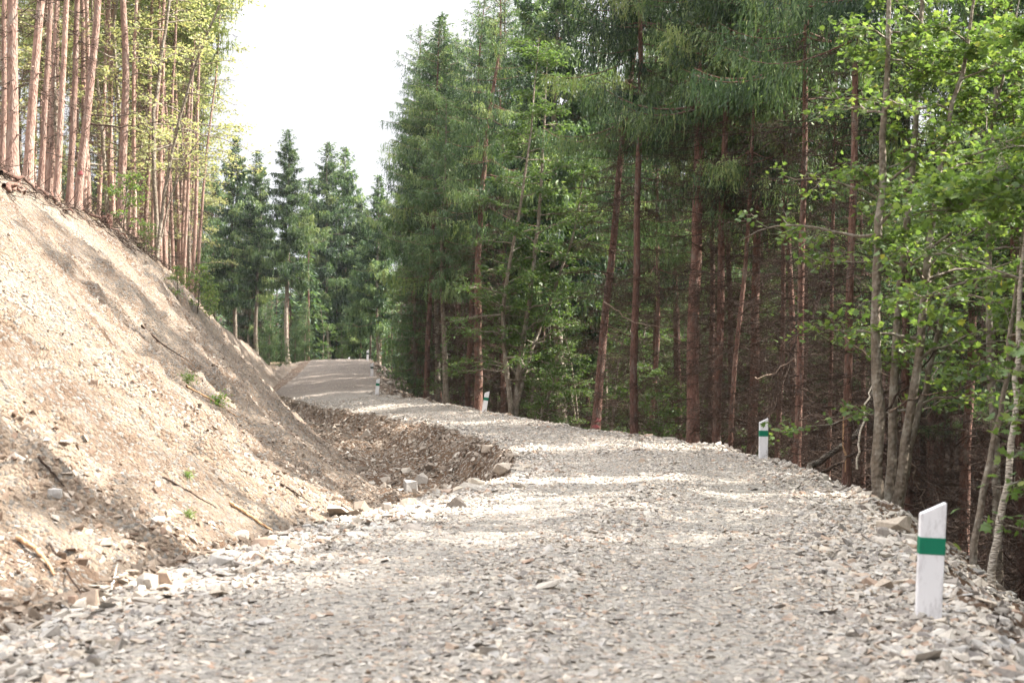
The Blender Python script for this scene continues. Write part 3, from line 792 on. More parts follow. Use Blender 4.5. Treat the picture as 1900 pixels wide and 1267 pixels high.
LG = 'spruces standing on the brink of the cut bank'
for b, t, Y, w, key, lab in (((22, 322), (37, 0), 30.5, 21, 'slope1', 'thickest spruce trunk at the left end of the bank top'),
                             ((51, 327), (72, 0), 32, 17, 'slope3', 'second spruce trunk from the left on the bank top, behind the thickest'),
                             ((75, 341), (87, 0), 33, 11, 'slope0', 'thin straight spruce third from the left on the bank top'),
                             ((88, 348), (105, 0), 35, 8, 'slope2', 'thinnest spruce of the bank top row, fourth from the left'),
                             ((104, 365), (122, 0), 34.5, 12, 'slope0', 'spruce with many short snags, fifth from the left on the bank top'),
                             ((129, 379), (144, 0), 35, 12, 'slope3', 'smooth pale spruce in front of the darker leaning one'),
                             ((143, 385), (168, 0), 36.5, 16, 'slope1', 'darker spruce leaning right with a red mark, last of the bank top row')):
    hero(key, b, t, Y, lab, w, LG)
for b, t, Y, w, lab in (((281, 497), (303, 80), 50, 8, 'paired spruce stem, the left one, above the bank shoulder'),
                        ((297, 525), (308, 110), 52, 9, 'paired spruce stem, the right one, above the bank shoulder'),
                        ((306, 530), (316, 230), 55, 7, 'slim spruce right beside the paired stems'),
                        ((341, 548), (347, 240), 58, 7, 'spruce alone between the paired stems and the forked looking pair'),
                        ((357, 560), (368, 280), 60, 8, 'left stem of the forked looking spruce pair near the bank end'),
                        ((363, 555), (383, 280), 61, 6, 'right stem of the forked looking spruce pair near the bank end')):
    hero(f'slope{rng.integers(4)}', b, t, Y, lab, w, 'thin spruces above the far shoulder of the bank')

# ------------------------------------------------------------------ broad-leaved trees
def leaf_shape(kind):
    if kind == 'maple':
        pts = [(0, 0), (.30, -.08), (.26, .10), (.58, .22), (.36, .40), (.40, .62), (.16, .62), (0, 1.0)]
        L = [(-x, y) for x, y in pts[1:-1]][::-1]
        pts = pts + L
        V = np.array([(x, y - .05, -.28 * abs(x) - .10 * y * y) for x, y in pts])
        return V, np.arange(len(V))[None]
    V = np.array([(0, 0, 0), (.26, .38, .07), (.18, .75, .03), (0, 1, -.08), (-.18, .75, .03), (-.26, .38, .07)])
    return V, np.array([[0, 1, 2, 3], [0, 3, 4, 5]])
def leaves(m, P, out, size, kind, r, mat, flat=.55, tint=None):
    n = len(P)
    up = unit(np.array([0, 0, 1.0]) + r.normal(size=(n, 3)) * flat)
    d = unit(out + r.normal(size=(n, 3)) * .6 + np.array([0, 0, -.25]))
    ay = unit(d - (d * up).sum(-1, keepdims=True) * up); ax = np.cross(ay, up)
    V, F = leaf_shape(kind)
    s = (size * r.uniform(.6, 1.25, n))[:, None, None]
    W = P[:, None] + s * (V[None, :, 0:1] * ax[:, None] + V[None, :, 1:2] * ay[:, None] + V[None, :, 2:3] * up[:, None])
    FF = (F[None] + (np.arange(n) * len(V))[:, None, None]).reshape(-1, F.shape[1])
    t = np.clip(r.beta(2.2, 2.2, n), 0, 1) if tint is None else tint
    m.add(W.reshape(-1, 3), FF, mat, np.repeat(t, len(V)))

def broadleaf(seed, stems, limbs, leafk, lsize, nleaf, lmat, bmat, llen=(1.0, 2.4), elev=(.1, .7), bare=False, bias=None, side_r=1.0, flat=.55):
    """stems: list of (points, base radius, first bare part 0..1)"""
    r = np.random.default_rng(seed)
    tm, cm = MB(), MB()
    for pts, r0, t0 in stems:
        pts = np.array(pts, float); n = 26
        tt = np.linspace(0, 1, len(pts)); s = np.linspace(0, 1, n)
        P = np.stack([np.interp(s, tt, pts[:, i]) for i in range(3)], 1)
        ker = np.array([1, 2, 3, 2, 1.]) / 9
        P = np.stack([np.convolve(np.pad(P[:, i], 2, mode='reflect', reflect_type='odd'), ker, 'valid') for i in range(3)], 1)
        P += r.normal(size=(n, 3)) * np.array([.012, .012, 0])
        rad = r0 * (1 - s) ** .7 + .008 * side_r
        tubes(tm, P, rad * (1 + .25 * np.exp(-s * 25)), 10)
        nl = max(1, int(limbs * (1 - t0) + .5))
        ls = t0 + (1 - t0) * np.sort(r.random(nl)) ** .9
        i = np.floor(ls * (n - 1)).astype(int).clip(0, n - 2); f = (ls * (n - 1) - i)[:, None]
        Bp = P[i] * (1 - f) + P[i + 1] * f
        az = np.arange(nl) * 2.399 + r.random(nl)
        if bias is not None:
            az = np.where(r.random(nl) < bias[1], bias[0] + r.normal(size=nl) * .7, az)
        el = r.uniform(*elev, nl)
        D = np.stack([np.cos(az) * np.cos(el), np.sin(az) * np.cos(el), np.sin(el)], 1)
        LL = r.uniform(*llen, nl) * (1.1 - .65 * (ls - t0) / max(1e-3, 1 - t0))
        q = np.linspace(0, 1, 8)
        LP = Bp[:, None] + D[:, None] * (q[None] * LL[:, None])[..., None]
        LP[..., 2] -= .18 * LL[:, None] * (q ** 2)[None]
        LP[:, 1:] += np.cumsum(r.normal(size=(nl, 7, 3)), 1) * .02 * LL[:, None, None]
        tubes(tm, LP, (np.interp(ls, s, rad) * .42 + .004 * side_r)[:, None] * (1 - .8 * q)[None], 5)
        # side branches
        ns = 7; SI = np.repeat(np.arange(nl), ns); sq = r.uniform(.25, 1, nl * ns) * 7
        i = np.floor(sq).astype(int).clip(0, 6); f = (sq - i)[:, None]
        SB = LP[SI, i] * (1 - f) + LP[SI, i + 1] * f
        SD = unit(D[SI] * .8 + r.normal(size=(nl * ns, 3)) * np.array([.75, .75, .28]))
        SL = LL[SI] * r.uniform(.22, .48, nl * ns)
        q5 = np.linspace(0, 1, 5)
        SP = SB[:, None] + SD[:, None] * (q5[None] * SL[:, None])[..., None]
        SP[..., 2] -= .22 * SL[:, None] * (q5 ** 2)[None]
        SP[:, 1:] += r.normal(size=(nl * ns, 4, 3)) * .03
        tubes(tm, SP, side_r * np.array([.008, .006, .005, .004, .002])[None] * r.uniform(.7, 1.3, (nl * ns, 1)), 3)
        k = int(nleaf * (1 - t0) / max(1, len(stems)) / max(1, nl * ns)) + 1
        bi = np.repeat(np.arange(nl * ns), k); fq = r.uniform(.1, 1.08, len(bi)) * 4
        i = np.floor(fq).astype(int).clip(0, 3); f = (fq - i)[:, None]
        LPp = SP[bi, i] * (1 - f) + SP[bi, i + 1] * f + r.normal(size=(len(bi), 3)) * np.array([.10, .10, .045])
        leaves(cm, LPp, SD[bi], lsize, leafk, r, 0, flat)
    return tm.mesh('trunk', [bmat], True), cm.mesh('crown', [lmat])

def put(name, meshes, x, y, z, label, cat='tree', group=None, rz=0, s=1.0, names=('trunk', 'crown')):
    e = bpy.data.objects.new(name, None); COL.objects.link(e); e.empty_display_size = .3
    e.location = (x, y, z); e.rotation_euler = (0, 0, rz); e.scale = (s, s, s)
    tag(e, label, cat, group)
    for nm, me in zip(names, meshes): link(nm, me, e)
    TAKEN.append((x, y)); return e

def stem_px(pts, Y, O):
    """stem given by photograph points (px, py, extra distance) -> coordinates about O"""
    return [tuple(at(px, py, Y + dy) - O) for px, py, dy in pts]

# big maple with several stems at the road edge
Y = 20.3
x0 = at(1645, 950, Y)[0]; O = np.array([x0, Y, gz(x0, Y)])
b0 = (0, 0, -.5)
st = [([b0] + stem_px([(1626, 930, -.1), (1632, 760, -.1), (1622, 560, -.1), (1634, 400, -.2), (1642, 200, -.3), (1652, 0, -.4), (1664, -260, -.5)], Y, O), .085, .50),
      ([b0] + stem_px([(1648, 935, .2), (1658, 760, .3), (1668, 560, .5), (1690, 330, .6), (1706, 150, .8), (1716, -100, 1.0), (1725, -300, 1)], Y, O), .07, .48),
      ([b0] + stem_px([(1664, 945, .1), (1690, 760, 0), (1712, 600, -.2), (1722, 460, -.3), (1742, 300, -.3), (1790, 120, -.3), (1830, -120, -.4)], Y, O), .072, .36),
      ([b0] + stem_px([(1672, 930, .3), (1700, 780, .5), (1735, 640, .6), (1790, 420, .8), (1850, 200, 1.0), (1890, 0, 1)], Y, O), .05, .30)]
put('maple_tree', broadleaf(51, st, 44, 'maple', .088, 20000, M_MAPLE, M_GREYBARK, (.8, 1.9), (.05, .7)), *O, 'multi-stemmed grey barked maple at the outer road edge', group='maples and birches at the right')
# maples just right of it, mostly outside the frame
for sd, px, Yd, pts, lim, nl, lab in ((52, 1960, 15.5, [(1965, 1060, 0), (1985, 760, 0), (2000, 420, .2), (1985, 100, .3), (1990, -250, .3)], 46, 15000, 'maple spreading leaves in from the right frame edge'),
                                 (53, 1850, 24, [(1850, 930, 0), (1842, 700, 0), (1830, 420, .2), (1850, 150, .3), (1840, -160, .3)], 46, 16000, 'maple with sunlit leaves deeper in the wood, right of the many-stemmed one')):
    x0 = at(px, 900, Yd)[0]; O = np.array([x0, Yd, gz(x0, Yd)])
    put('maple_tree', broadleaf(sd, [([b0] + stem_px(pts, Yd, O), .08, .50)], lim, 'maple', .09, nl, M_MAPLE, M_GREYBARK, (.9, 2.1), (.0, .6)), *O, lab, group='maples and birches at the right')
# low maple sapling at the right edge beside the birch
Yd = 13.0; x0 = at(1930, 1000, Yd)[0]; O = np.array([x0, Yd, gz(x0, Yd)])
put('maple_sapling', broadleaf(54, [([(0, 0, -.3), (-.05, 0, 1.0), (.02, .05, 2.0), (-.05, 0, 3.0)], .02, .25)], 22, 'maple', .10, 420, M_MAPLE, M_GREYBARK, (.25, .55), (-.1, .5)), *O, 'leafy maple sapling low at the right frame edge', 'sapling')
# birch and leaning stem
Yd = 15.2; x0 = at(1838, 1090, Yd)[0]; O = np.array([x0, Yd, gz(x0, Yd)])
put('birch_tree', broadleaf(55, [([b0] + stem_px([(1838, 1088, 0), (1858, 960, 0), (1880, 800, 0), (1890, 640, .1), (1905, 400, .1), (1925, 100, .2)], Yd, O), .042, .6)], 22, 'oval', .055, 2600, M_BEECH, M_BIRCH, (.5, 1.3), (.1, .7)), *O, 'thin white birch stem at the right frame edge', group='maples and birches at the right')
Yd = 17.5; x0 = at(1800, 1045, Yd)[0]; O = np.array([x0, Yd, gz(x0, Yd)])
put('maple_tree', broadleaf(56, [([b0] + stem_px([(1800, 1045, 0), (1830, 880, 0), (1862, 740, 0), (1885, 560, .1), (1900, 300, .1)], Yd, O), .045, .55)], 16, 'maple', .1, 1500, M_MAPLE, M_GREYBARK, (.6, 1.4), (0, .6)), *O, 'slanting grey stem left of the white birch', group='maples and birches at the right')

# the forked beech on the outer bend
Yd = 55.5; x0 = at(950, 748, Yd)[0]; O = np.array([x0, Yd, gz(x0, Yd)])
st = [([b0] + stem_px([(946, 740, 0), (935, 640, 0), (932, 560, 0), (960, 420, -.3), (985, 250, -.5), (1000, 70, -.4)], Yd, O), .11, .22),
      ([b0] + stem_px([(958, 740, .3), (968, 650, .2), (985, 540, 0), (1000, 400, .2), (1010, 240, .3), (1015, 110, .3)], Yd, O), .13, .22),
      ([b0] + stem_px([(962, 730, .2), (990, 640, .5), (1035, 520, .7), (1070, 420, .8), (1085, 300, .8)], Yd, O), .09, .25)]
put('beech_tree', broadleaf(61, st, 60, 'oval', .14, 26000, M_BEECH, M_GREYBARK, (1.2, 2.7), (.05, .6)), *O, 'big forked beech with dense green leaves on the outer bend', group='beeches')
BE = {}
for k in range(3):
    H = [6.5, 9, 4][k]
    r = np.random.default_rng(70 + k)
    BE[k] = broadleaf(70 + k, [([(0, 0, -.5), (r.normal() * .2, r.normal() * .2, H * .35), (r.normal() * .4, r.normal() * .4, H * .7), (r.normal() * .5, r.normal() * .5, H)], .045 + .01 * k % 2, .12),
                              ([(0, 0, -.5), (r.normal() * .4, r.normal() * .4, H * .3), (r.normal() * .8, r.normal() * .8, H * .8)], .035, .15)], 26, 'oval', .12, 4200, M_BEECH, M_GREYBARK, (.8, 1.9), (0, .6))
def under(k, px, Y, label, group='young beeches in the undergrowth', s=1.0, meshes=None, name='beech_tree', dz=0):
    x = at(px, 700, Y)[0]
    return put(name, meshes or BE[k], x, Y, gz(x, Y) + dz, label, 'tree', group, rng.random() * TAU, s)
under(1, 600, 141, 'rounded leafy tree standing beyond the crest of the road', s=1.15)
under(0, 635, 133, 'low leafy tree behind the farthest marker post', s=.9)
under(0, 560, 127, 'leafy bush left of the crest under the tallest far spruce', s=.75)
under(0, 1130, 52, 'sunlit young beech between the pink marked spruce and the straight dark red one')
under(2, 1220, 47, 'low beech bush left of the thickest trunk', s=1.0)
under(0, 1075, 60, 'young beech between the forked beech and the pink marked spruce')
under(1, 745, 86, 'leafy young beech where the far embankment meets the wood', s=.8)
under(1, 860, 70, 'beech filling the gap left of the sturdy spruce', s=.95)
under(0, 1195, 58, 'young beech deep behind the straight dark red spruce', s=1.2)
under(2, 1010, 55, 'low beech bush at the foot of the forked beech', s=.9)
under(1, 1300, 56, 'tall young beech seen behind the thickest trunk', s=1.1)
under(1, 1420, 46, 'young beech behind the slim dark spruce', s=.9)

r_ = np.random.default_rng(44); cnt_ = 0
while cnt_ < 20:
    yy = r_.uniform(36, 92); xx = edge('F', yy) + r_.uniform(3, 22)
    if (xx / yy) > .13 or not all((xx - a) ** 2 + (yy - b) ** 2 > 3 for a, b in TAKEN): continue
    kk = int(r_.integers(2)); cnt_ += 1
    under(kk, 950 + xx / yy * FPX, yy, 'young beech growing in the depth of the right-hand wood', 'young beeches deep in the wood', r_.uniform(1.0, 1.6))

# yellow-green trees on the left slope
YE = {}
for k in range(3):
    H = [11, 8, 13][k]
    r = np.random.default_rng(80 + k)
    YE[k] = broadleaf(180 + k, [([(0, 0, -.5), (r.normal() * .2, r.normal() * .2, H * .35), (r.normal() * .4 + .3, r.normal() * .4, H * .7), (r.normal() * .5 + .8, r.normal() * .5, H)], .07, .25)], 50, 'oval', .12, 4400, M_YELLOW, M_GREYBARK, (1.2, 2.8), (-.1, .6), bias=(0, .45))
YG = 'yellow-green trees among the left-hand spruces'
under(2, 292, 47, 'yellowing tree leaning out over the bank with long arching twigs', YG, 1.05, YE[2], 'hazel_tree')
under(0, 352, 64, 'yellow-green tree near the far end of the bank', YG, 1.1, YE[0], 'hazel_tree')
under(1, 372, 74, 'low yellow-green tree against the dark far spruces', YG, 1.0, YE[1], 'hazel_tree')
under(2, 205, 50, 'yellow-green tree deep behind the bank top row', YG, 1.0, YE[2], 'hazel_tree')
under(0, 110, 44, 'yellow-green tree behind the left end of the bank top row', YG, 1.0, YE[0], 'hazel_tree')
under(1, 318, 76, 'yellow-green tree behind the paired stems', YG, 1.3, YE[1], 'hazel_tree')
under(2, 250, 66, 'yellow-green tree in the middle of the slope', YG, 1.0, YE[2], 'hazel_tree')
Yd = 45.0; x0 = at(288, 505, Yd)[0]; O = np.array([x0, Yd, gz(x0, Yd)])
put('hazel_tree', broadleaf(97, [([(0, 0, -.5)] + stem_px([(290, 480, 0), (306, 350, 0), (336, 200, -.3), (378, 80, -.6), (420, -20, -.8), (452, -120, -1)], Yd, O), .06, .30),
                                 ([(0, 0, -.5)] + stem_px([(292, 470, .2), (318, 360, .4), (355, 280, .6), (388, 235, .8)], Yd, O), .035, .45)], 34, 'oval', .115, 3400, M_YELLOW, M_GREYBARK, (1.2, 2.6), (-.2, .5), bias=(0, .6)), *O, 'yellowing tree bowing right against the open sky with long bare twigs', group=YG)
r_ = np.random.default_rng(83)
for k in range(3):
    yy = r_.uniform(38, 80); under(k % 3, 950 - (abs(edge('C', yy)) + r_.uniform(1.5, 13)) / yy * FPX, yy, 'yellow-green tree filling the gaps of the left-hand wood', 'yellow-green trees between the slope spruces', r_.uniform(.9, 1.35), YE[k % 3], 'hazel_tree')
under(0, 20, 52, 'yellow-green tree high on the slope at the left frame edge', YG, 1.1, YE[0], 'hazel_tree')
bush = broadleaf(90, [([(0, 0, -.2), (.05, 0, .5), (.1, 0, 1.1), (.2, .1, 1.8)], .02, .15)], 16, 'oval', .11, 700, M_MAPLE, M_GREYBARK, (.35, .8), (0, .6))
p = hit(232, 436)
put('oak_sapling', bush, p[0] - .2, p[1] + .5, gz(p[0] - .2, p[1] + .5), 'dark green leafy sapling on the bank top beside the stumps', 'sapling', None, 0, 1.0)
for k, (px, py, s, lab) in enumerate(((268, 470, .5, 'small green bush at the edge of the bank shoulder'), (366, 582, .8, 'green bush on the far end of the bank'), (388, 592, .6, 'smaller bush right of the far bank-end bush'), (330, 553, .5, 'low bush under the forked looking spruce pair'))):
    p = hit(px, py)
    put('bush', bush, *p, lab, 'bush', 'bushes on the bank top', rng.random() * 6, s)
# weeds on the bank
weed = broadleaf(95, [([(0, 0, -.05), (.02, 0, .12), (.05, .02, .28)], .004, .1), ([(0, 0, -.05), (-.05, .03, .1), (-.1, .03, .2)], .004, .1)], 8, 'oval', .06, 110, M_WEED, M_WEED, (.06, .14), (.1, .7), side_r=.2)
for px, py, s, lab in ((347, 712, 1.2, 'small green weed high on the bank face'), (405, 752, 1.2, 'spreading green weed beside a pale twig on the bank'), (346, 888, .5, 'tiny weed in the lower bank above the white shard'), (352, 962, .5, 'tiny weed beside the pale stick')):
    p = hit(px, py); put('weed', weed, *p, lab, 'weed', 'weeds on the bank', rng.random() * 6, s * .6, ('stem', 'leaves'))

# ------------------------------------------------------------------ the woods
def far_from(x, y, d):
    return all((x - a) ** 2 + (y - b) ** 2 > d * d for a, b in TAKEN)
def scatter(n, x_of, y0, y1, keys, dmin, label, group, srange=(.85, 1.12), reject=None, seed=1):
    r = np.random.default_rng(seed); k = 0; tries = 0
    while k < n and tries < n * 60:
        tries += 1
        y = r.uniform(y0, y1); x = x_of(y, r)
        if not far_from(x, y, dmin) or (reject and reject(x, y)): continue
        lab = label(x, y) if callable(label) else label
        place(keys[r.integers(len(keys))], x, y, None, r.uniform(*srange), r.random() * TAU, r.normal() * .02, r.normal() * .02, r.uniform(.6, .95), label=lab, group=group); k += 1
    return k
WOOD = [f'wood{k}' for k in range(4)]
r_gap = lambda x, y: x < 9.2 or (16.5 < y < 22.5 and x < 12.5)
vis = lambda x, y: abs(x / max(y, .1)) < .375 and y > 0
n1 = scatter(28, lambda y, r: edge('F', y) + r.uniform(-.8, 3.5), 30, 110, WOOD, 2.0, 'slim bare-stemmed spruce in the first rows below the road', 'spruces in the first rows below the road', seed=3, reject=lambda x, y: -.045 < x / y < .075 and y < 63)
n2 = scatter(58, lambda y, r: edge('F', y) + 3.5 + 24 * r.random() ** 1.2, 26, 118, WOOD, 1.9, 'bare-stemmed spruce in the dim depth of the right-hand wood', 'spruces deep in the right-hand wood', seed=4, reject=lambda x, y: (y < 30 and x / y < .3) or (-.045 < x / y < .07 and y < 62))
n3 = scatter(86, lambda y, r: edge('F', y) + r.uniform(-.8, 15), -10, 30, WOOD, 1.45, 'spruce of the right-hand wood shading the near road', 'spruces shading the near road', (.78, 1.0), seed=5, reject=lambda x, y: (vis(x, y) and y < 25 and x / y < .36) or (11 < y < 25 and r_gap(x, y)))
SLOPE = [f'slope{k}' for k in range(4)]
n4 = scatter(110, lambda y, r: edge('C', y) - .4 - 22 * r.random() ** 2.0, 34, 92, SLOPE, .8, 'thin sunlit spruce on the slope above the bank', 'thin spruces on the slope above the bank', (.85, 1.05), seed=6, reject=lambda x, y: (y < 38 and x > edge('C', y) - 2.5) or x / y > -.222)
RIM = [f'rim{k}' for k in range(3)]
n5 = scatter(28, lambda y, r: -22 - 30 * r.random(), 96, 150, RIM, 2.4, 'spruce in the dark stand left of the far road end', 'spruces left of the far road end', (.8, 1.0), seed=7, reject=lambda x, y: x > edge('L', y) - 2 and x < edge('R', y) + 2)
n6 = scatter(32, lambda y, r: edge('R', y) + 3 + 22 * r.random(), 104, 175, RIM, 2.4, 'spruce in the dark stand behind the far embankment', 'spruces behind the far embankment', (.6, .82), seed=8)
n7 = scatter(13, lambda y, r: y * r.uniform(-.035, .085), 66, 98, ['rim0', 'rim2', 'wood1'], 2.2, 'full spruce closing the gap behind the forked beech', 'spruces behind the forked beech', (.85, 1.05), seed=9, reject=lambda x, y: x < edge('F', y) + .5)
n8 = scatter(7, lambda y, r: r.uniform(9.6, 14.5), 8.5, 15, ['wood1', 'wood3'], 1.7, 'tall spruce of the right-hand wood casting shade over the bank foot', 'tall spruces shading the bank foot', (.84, .95), seed=10)
print('TREES', n1, n2, n3, n4, n5, n6, NTREES)

# far-off wood that closes the view: one mass
def far_wood():
    m = MB(); r = np.random.default_rng(77)
    pts = []
    for _ in range(430):
        a = r.uniform(-.48, .55); d = r.uniform(142, 215)
        x, y = math.sin(a) * d, math.cos(a) * d
        pts.append((x, y))
    for _ in range(520):
        y = r.uniform(0, 150); x = edge('F', y) + r.uniform(24, 62)
        pts.append((x, y))
    for _ in range(45):
        y = r.uniform(40, 140); x = edge('C', y) - r.uniform(30, 60)
        pts.append((x, y))
    for x, y in pts:
        valley = x > edge('F', y) + 20
        z = gz(x, y); H = r.uniform(21, 28) if valley else r.uniform(13, 18.5)
        n = 620 if y > 138 else 420
        bl = (.35, .8, .10, .22) if y > 138 else (.5, 1.2, .16, .34)
        u = r.random(n) ** .6; az = r.random(n) * TAU
        rad = 2.6 * u * r.uniform(.35, 1.05, n)
        P = np.stack([x + rad * np.cos(az), y + rad * np.sin(az), z + H - u * H * (.52 if valley else .86)], 1)
        D = np.stack([np.cos(az), np.sin(az), -.5 + r.normal(size=n) * .3], 1)
        blades(m, P, D, r.uniform(*bl[:2], n), r.uniform(*bl[2:], n), np.stack([-np.sin(az), np.cos(az), r.normal(size=n) * .8], 1), 0, r.random(n) * .7)
        if valley:                                        # bare lower stems bristle with dead twigs
            q = 260; az2 = r.random(q) * TAU; D2 = np.stack([np.cos(az2), np.sin(az2), r.normal(size=q) * .4 - .15], 1)
            blades(m, np.stack([np.full(q, x), np.full(q, y), z + H * r.uniform(.05, .55, q)], 1) + D2 * r.uniform(0, .8, (q, 1)), D2 + r.normal(size=(q, 3)) * .4, r.uniform(.5, 1.5, q), .03, rand_dirs(q, r), 2, r.random(q))
        tubes(m, np.array([[x, y, z - 1], [x, y, z + H * .5], [x, y, z + H]]), np.array([.2, .13, .02]), 5, 1)
    return m.mesh('far_forest', [M_SPRUCE, M_BARK, M_DEAD])
tag(link('far_forest', far_wood()), 'dark mass of spruces closing the view', None, None, 'stuff')

# ------------------------------------------------------------------ dead wood
def log(name, pts, r0, r1, mat, label, cat, group=None, sides=8, wob=.02, seed=0):
    r = np.random.default_rng(seed); P = np.array(pts, float); n = 14
    tt = np.linspace(0, 1, len(P)); s = np.linspace(0, 1, n)
    Q = np.stack([np.interp(s, tt, P[:, i]) for i in range(3)], 1); Q[1:-1] += r.normal(size=(n - 2, 3)) * wob
    O = Q[0].copy(); m = MB(); tubes(m, Q - O, r0 + (r1 - r0) * s, sides, cap=True)
    m.add((Q[:1] - O) + np.array([[0, 0, 0]]) + np.stack([np.cos(np.arange(3) * 2.1), np.sin(np.arange(3) * 2.1), np.zeros(3)], 1) * r0 * .3, [[0, 1, 2]])
    o = link(name, m.mesh(name, [mat], True)); o.location = O; tag(o, label, cat, group); return o
p0 = at(1398, 842, 33); p0[2] = gz(p0[0], 33) - .2
log('leaning_pole', [at(1372, 900, 33), at(1398, 840, 33), at(1440, 735, 33.3), at(1482, 632, 33.6), at(1530, 520, 34)], .075, .05, M_DEAD, 'dead brown pole leaning right behind the second marker post', 'dead pole', seed=1)
log('fallen_trunk', [at(1490, 880, 27), at(1530, 850, 28), at(1600, 800, 29), at(1630, 690, 30)], .07, .05, M_GREYBARK, 'dark fallen trunk propped behind the torn bark spruce', 'fallen trunk', 'fallen trunks behind the torn bark spruce', seed=2)
log('fallen_trunk', [at(1500, 885, 25), at(1550, 862, 25.4), at(1600, 835, 26)], .035, .025, M_DEAD, 'thin pale fallen stem in front of the dark fallen trunk', 'fallen trunk', 'fallen trunks behind the torn bark spruce', seed=3)
log('dead_branch', [at(1590, 870, 22.5), at(1596, 800, 22.5), at(1608, 740, 22.6), at(1628, 690, 22.7)], .018, .010, M_BIRCH, 'crooked silvery dead branch left of the maple stems', 'dead branch', seed=4)
log('dead_branch', [at(1650, 765, 20), at(1700, 735, 20), at(1770, 722, 20), at(1850, 700, 20.2)], .016, .006, M_DEAD, 'long bare grey bough reaching right from the maple stems', 'dead branch', seed=5)
log('dead_branch', [at(1640, 760, 20.4), at(1690, 710, 20.4), at(1745, 640, 20.4), at(1800, 668, 20.4)], .02, .006, M_DEAD, 'bare bough forking upward right of the maple stems', 'dead branch', seed=6)
log('dead_branch', [at(160, 228, 38), at(220, 236, 38), at(300, 224, 38.5)], .03, .012, M_DEAD, 'long dead bough level behind the darker leaning spruce', 'dead branch', seed=7)
log('dead_branch', [at(165, 212, 39), at(215, 218, 39), at(278, 203, 39.5)], .025, .010, M_DEAD, 'shorter dead bough just above the long level one', 'dead branch', seed=8)
for k, (pix, Yd, lab) in enumerate((
        ([(1668, 800), (1720, 770), (1790, 690), (1850, 655)], 21.5, 'bare bough crossing the dark gap right of the maple stems'),
        ([(1560, 620), (1600, 655), (1650, 700), (1690, 775)], 23, 'drooping dead bough in front of the torn bark spruce'),
        ([(1690, 860), (1705, 905), (1722, 950), (1730, 985)], 20.5, 'pale broken twig hanging low behind the front post'),
        ([(1740, 640), (1775, 700), (1800, 760), (1812, 800)], 20.8, 'pair-tipped dead twig hanging in the dark at the right'),
        ([(1400, 700), (1440, 690), (1500, 640), (1545, 625)], 32, 'dry bough slanting up across the leaning pole'),
        ([(1490, 720), (1530, 740), (1570, 700), (1610, 690)], 27, 'dry crooked bough touching the torn bark spruce'),
        ([(1240, 620), (1270, 640), (1310, 660), (1345, 668)], 38, 'pale dry bough below the crown of the thickest spruce'),
        ([(1120, 560), (1160, 590), (1210, 605), (1260, 610)], 40, 'pale dry bough between the pink marked and the dark red spruce'))):
    log('dead_branch', [at(*p, Yd + .1 * i) for i, p in enumerate(pix)], .0011 * Yd * .55, .0035, M_PALETWIG, lab, 'dead branch', 'bare boughs in the right-hand wood', 5, .03, 80 + k)
for k, (a, b, Y, r0, lab) in enumerate((((201, 424), (204, 398), 39, .085, 'cut spruce stump at the bank brink'), ((190, 412), (192, 400), 39, .07, 'lower stump left of the cut stump'))):
    P, Q = at(*a, Y), at(*b, Y); P[2] = min(P[2], gz(P[0], Y)) - .2
    log('stump', [P, (P + Q) / 2, Q], r0 * 1.2, r0, M_BARK, lab, 'stump', 'stumps on the bank top', 10, .004, 20 + k)
def lie(pix, up=.03):
    out = []
    for px, py in pix:
        p = hit(px, py); out.append(p + np.array([.3, -.2, .6]) * up)
    return out
STICKS = [([(425, 934), (450, 950), (480, 972), (503, 986)], .020, M_FRESH, 'pale forked stick lying at the bank foot'),
          ([(205, 1100), (208, 1080), (216, 1050)], .010, M_BIRCH, 'white curved twig standing at the bank foot'),
          ([(30, 1000), (62, 1020), (85, 1045), (98, 1070)], .022, M_FRESH, 'pale peeled root curving down the lower left bank'),
          ([(90, 1012), (120, 1060), (150, 1106)], .012, M_DEAD, 'dark straight stick right of the pale peeled root'),
          ([(300, 888), (350, 915), (400, 945)], .012, M_DEAD, 'brown twig slanting across the shaded lower bank'),
          ([(262, 606), (300, 640), (345, 668)], .014, M_DEAD, 'thin dry branch on the bright upper bank'),
          ([(345, 718), (395, 745), (440, 775)], .014, M_FRESH, 'pale twig beside the spreading weed'),
          ([(70, 850), (95, 880), (118, 905)], .012, M_DEAD, 'short stick in the left part of the shaded bank'),
          ([(520, 900), (545, 915), (575, 935)], .012, M_DEAD, 'twig lying near the tip of the bank')]
for k, (pix, r0, mat, lab) in enumerate(STICKS):
    s = hit(*pix[0])[1]
    log('stick', lie(pix, .03), max(r0, .0008 * s), r0 * .5, mat, lab, 'stick', 'sticks and roots on the bank', 6, .004, 40 + k)
ROOTS = [([(0, 325), (30, 338), (70, 358), (105, 378)], 'thick root running along the brink under the thickest spruce'),
         ([(60, 345), (85, 368), (110, 385), (135, 400)], 'root hanging below the thin straight spruce'),
         ([(150, 388), (175, 405), (205, 425), (235, 448)], 'root running from the darker leaning spruce to the stumps'),
         ([(5, 350), (25, 356), (45, 362)], 'short pale root at the left frame edge')]
for k, (pix, lab) in enumerate(ROOTS):
    log('exposed_root', lie(pix, .10), .05, .018, M_BARK, lab, 'root', 'roots exposed along the bank top', 7, .05, 60 + k)
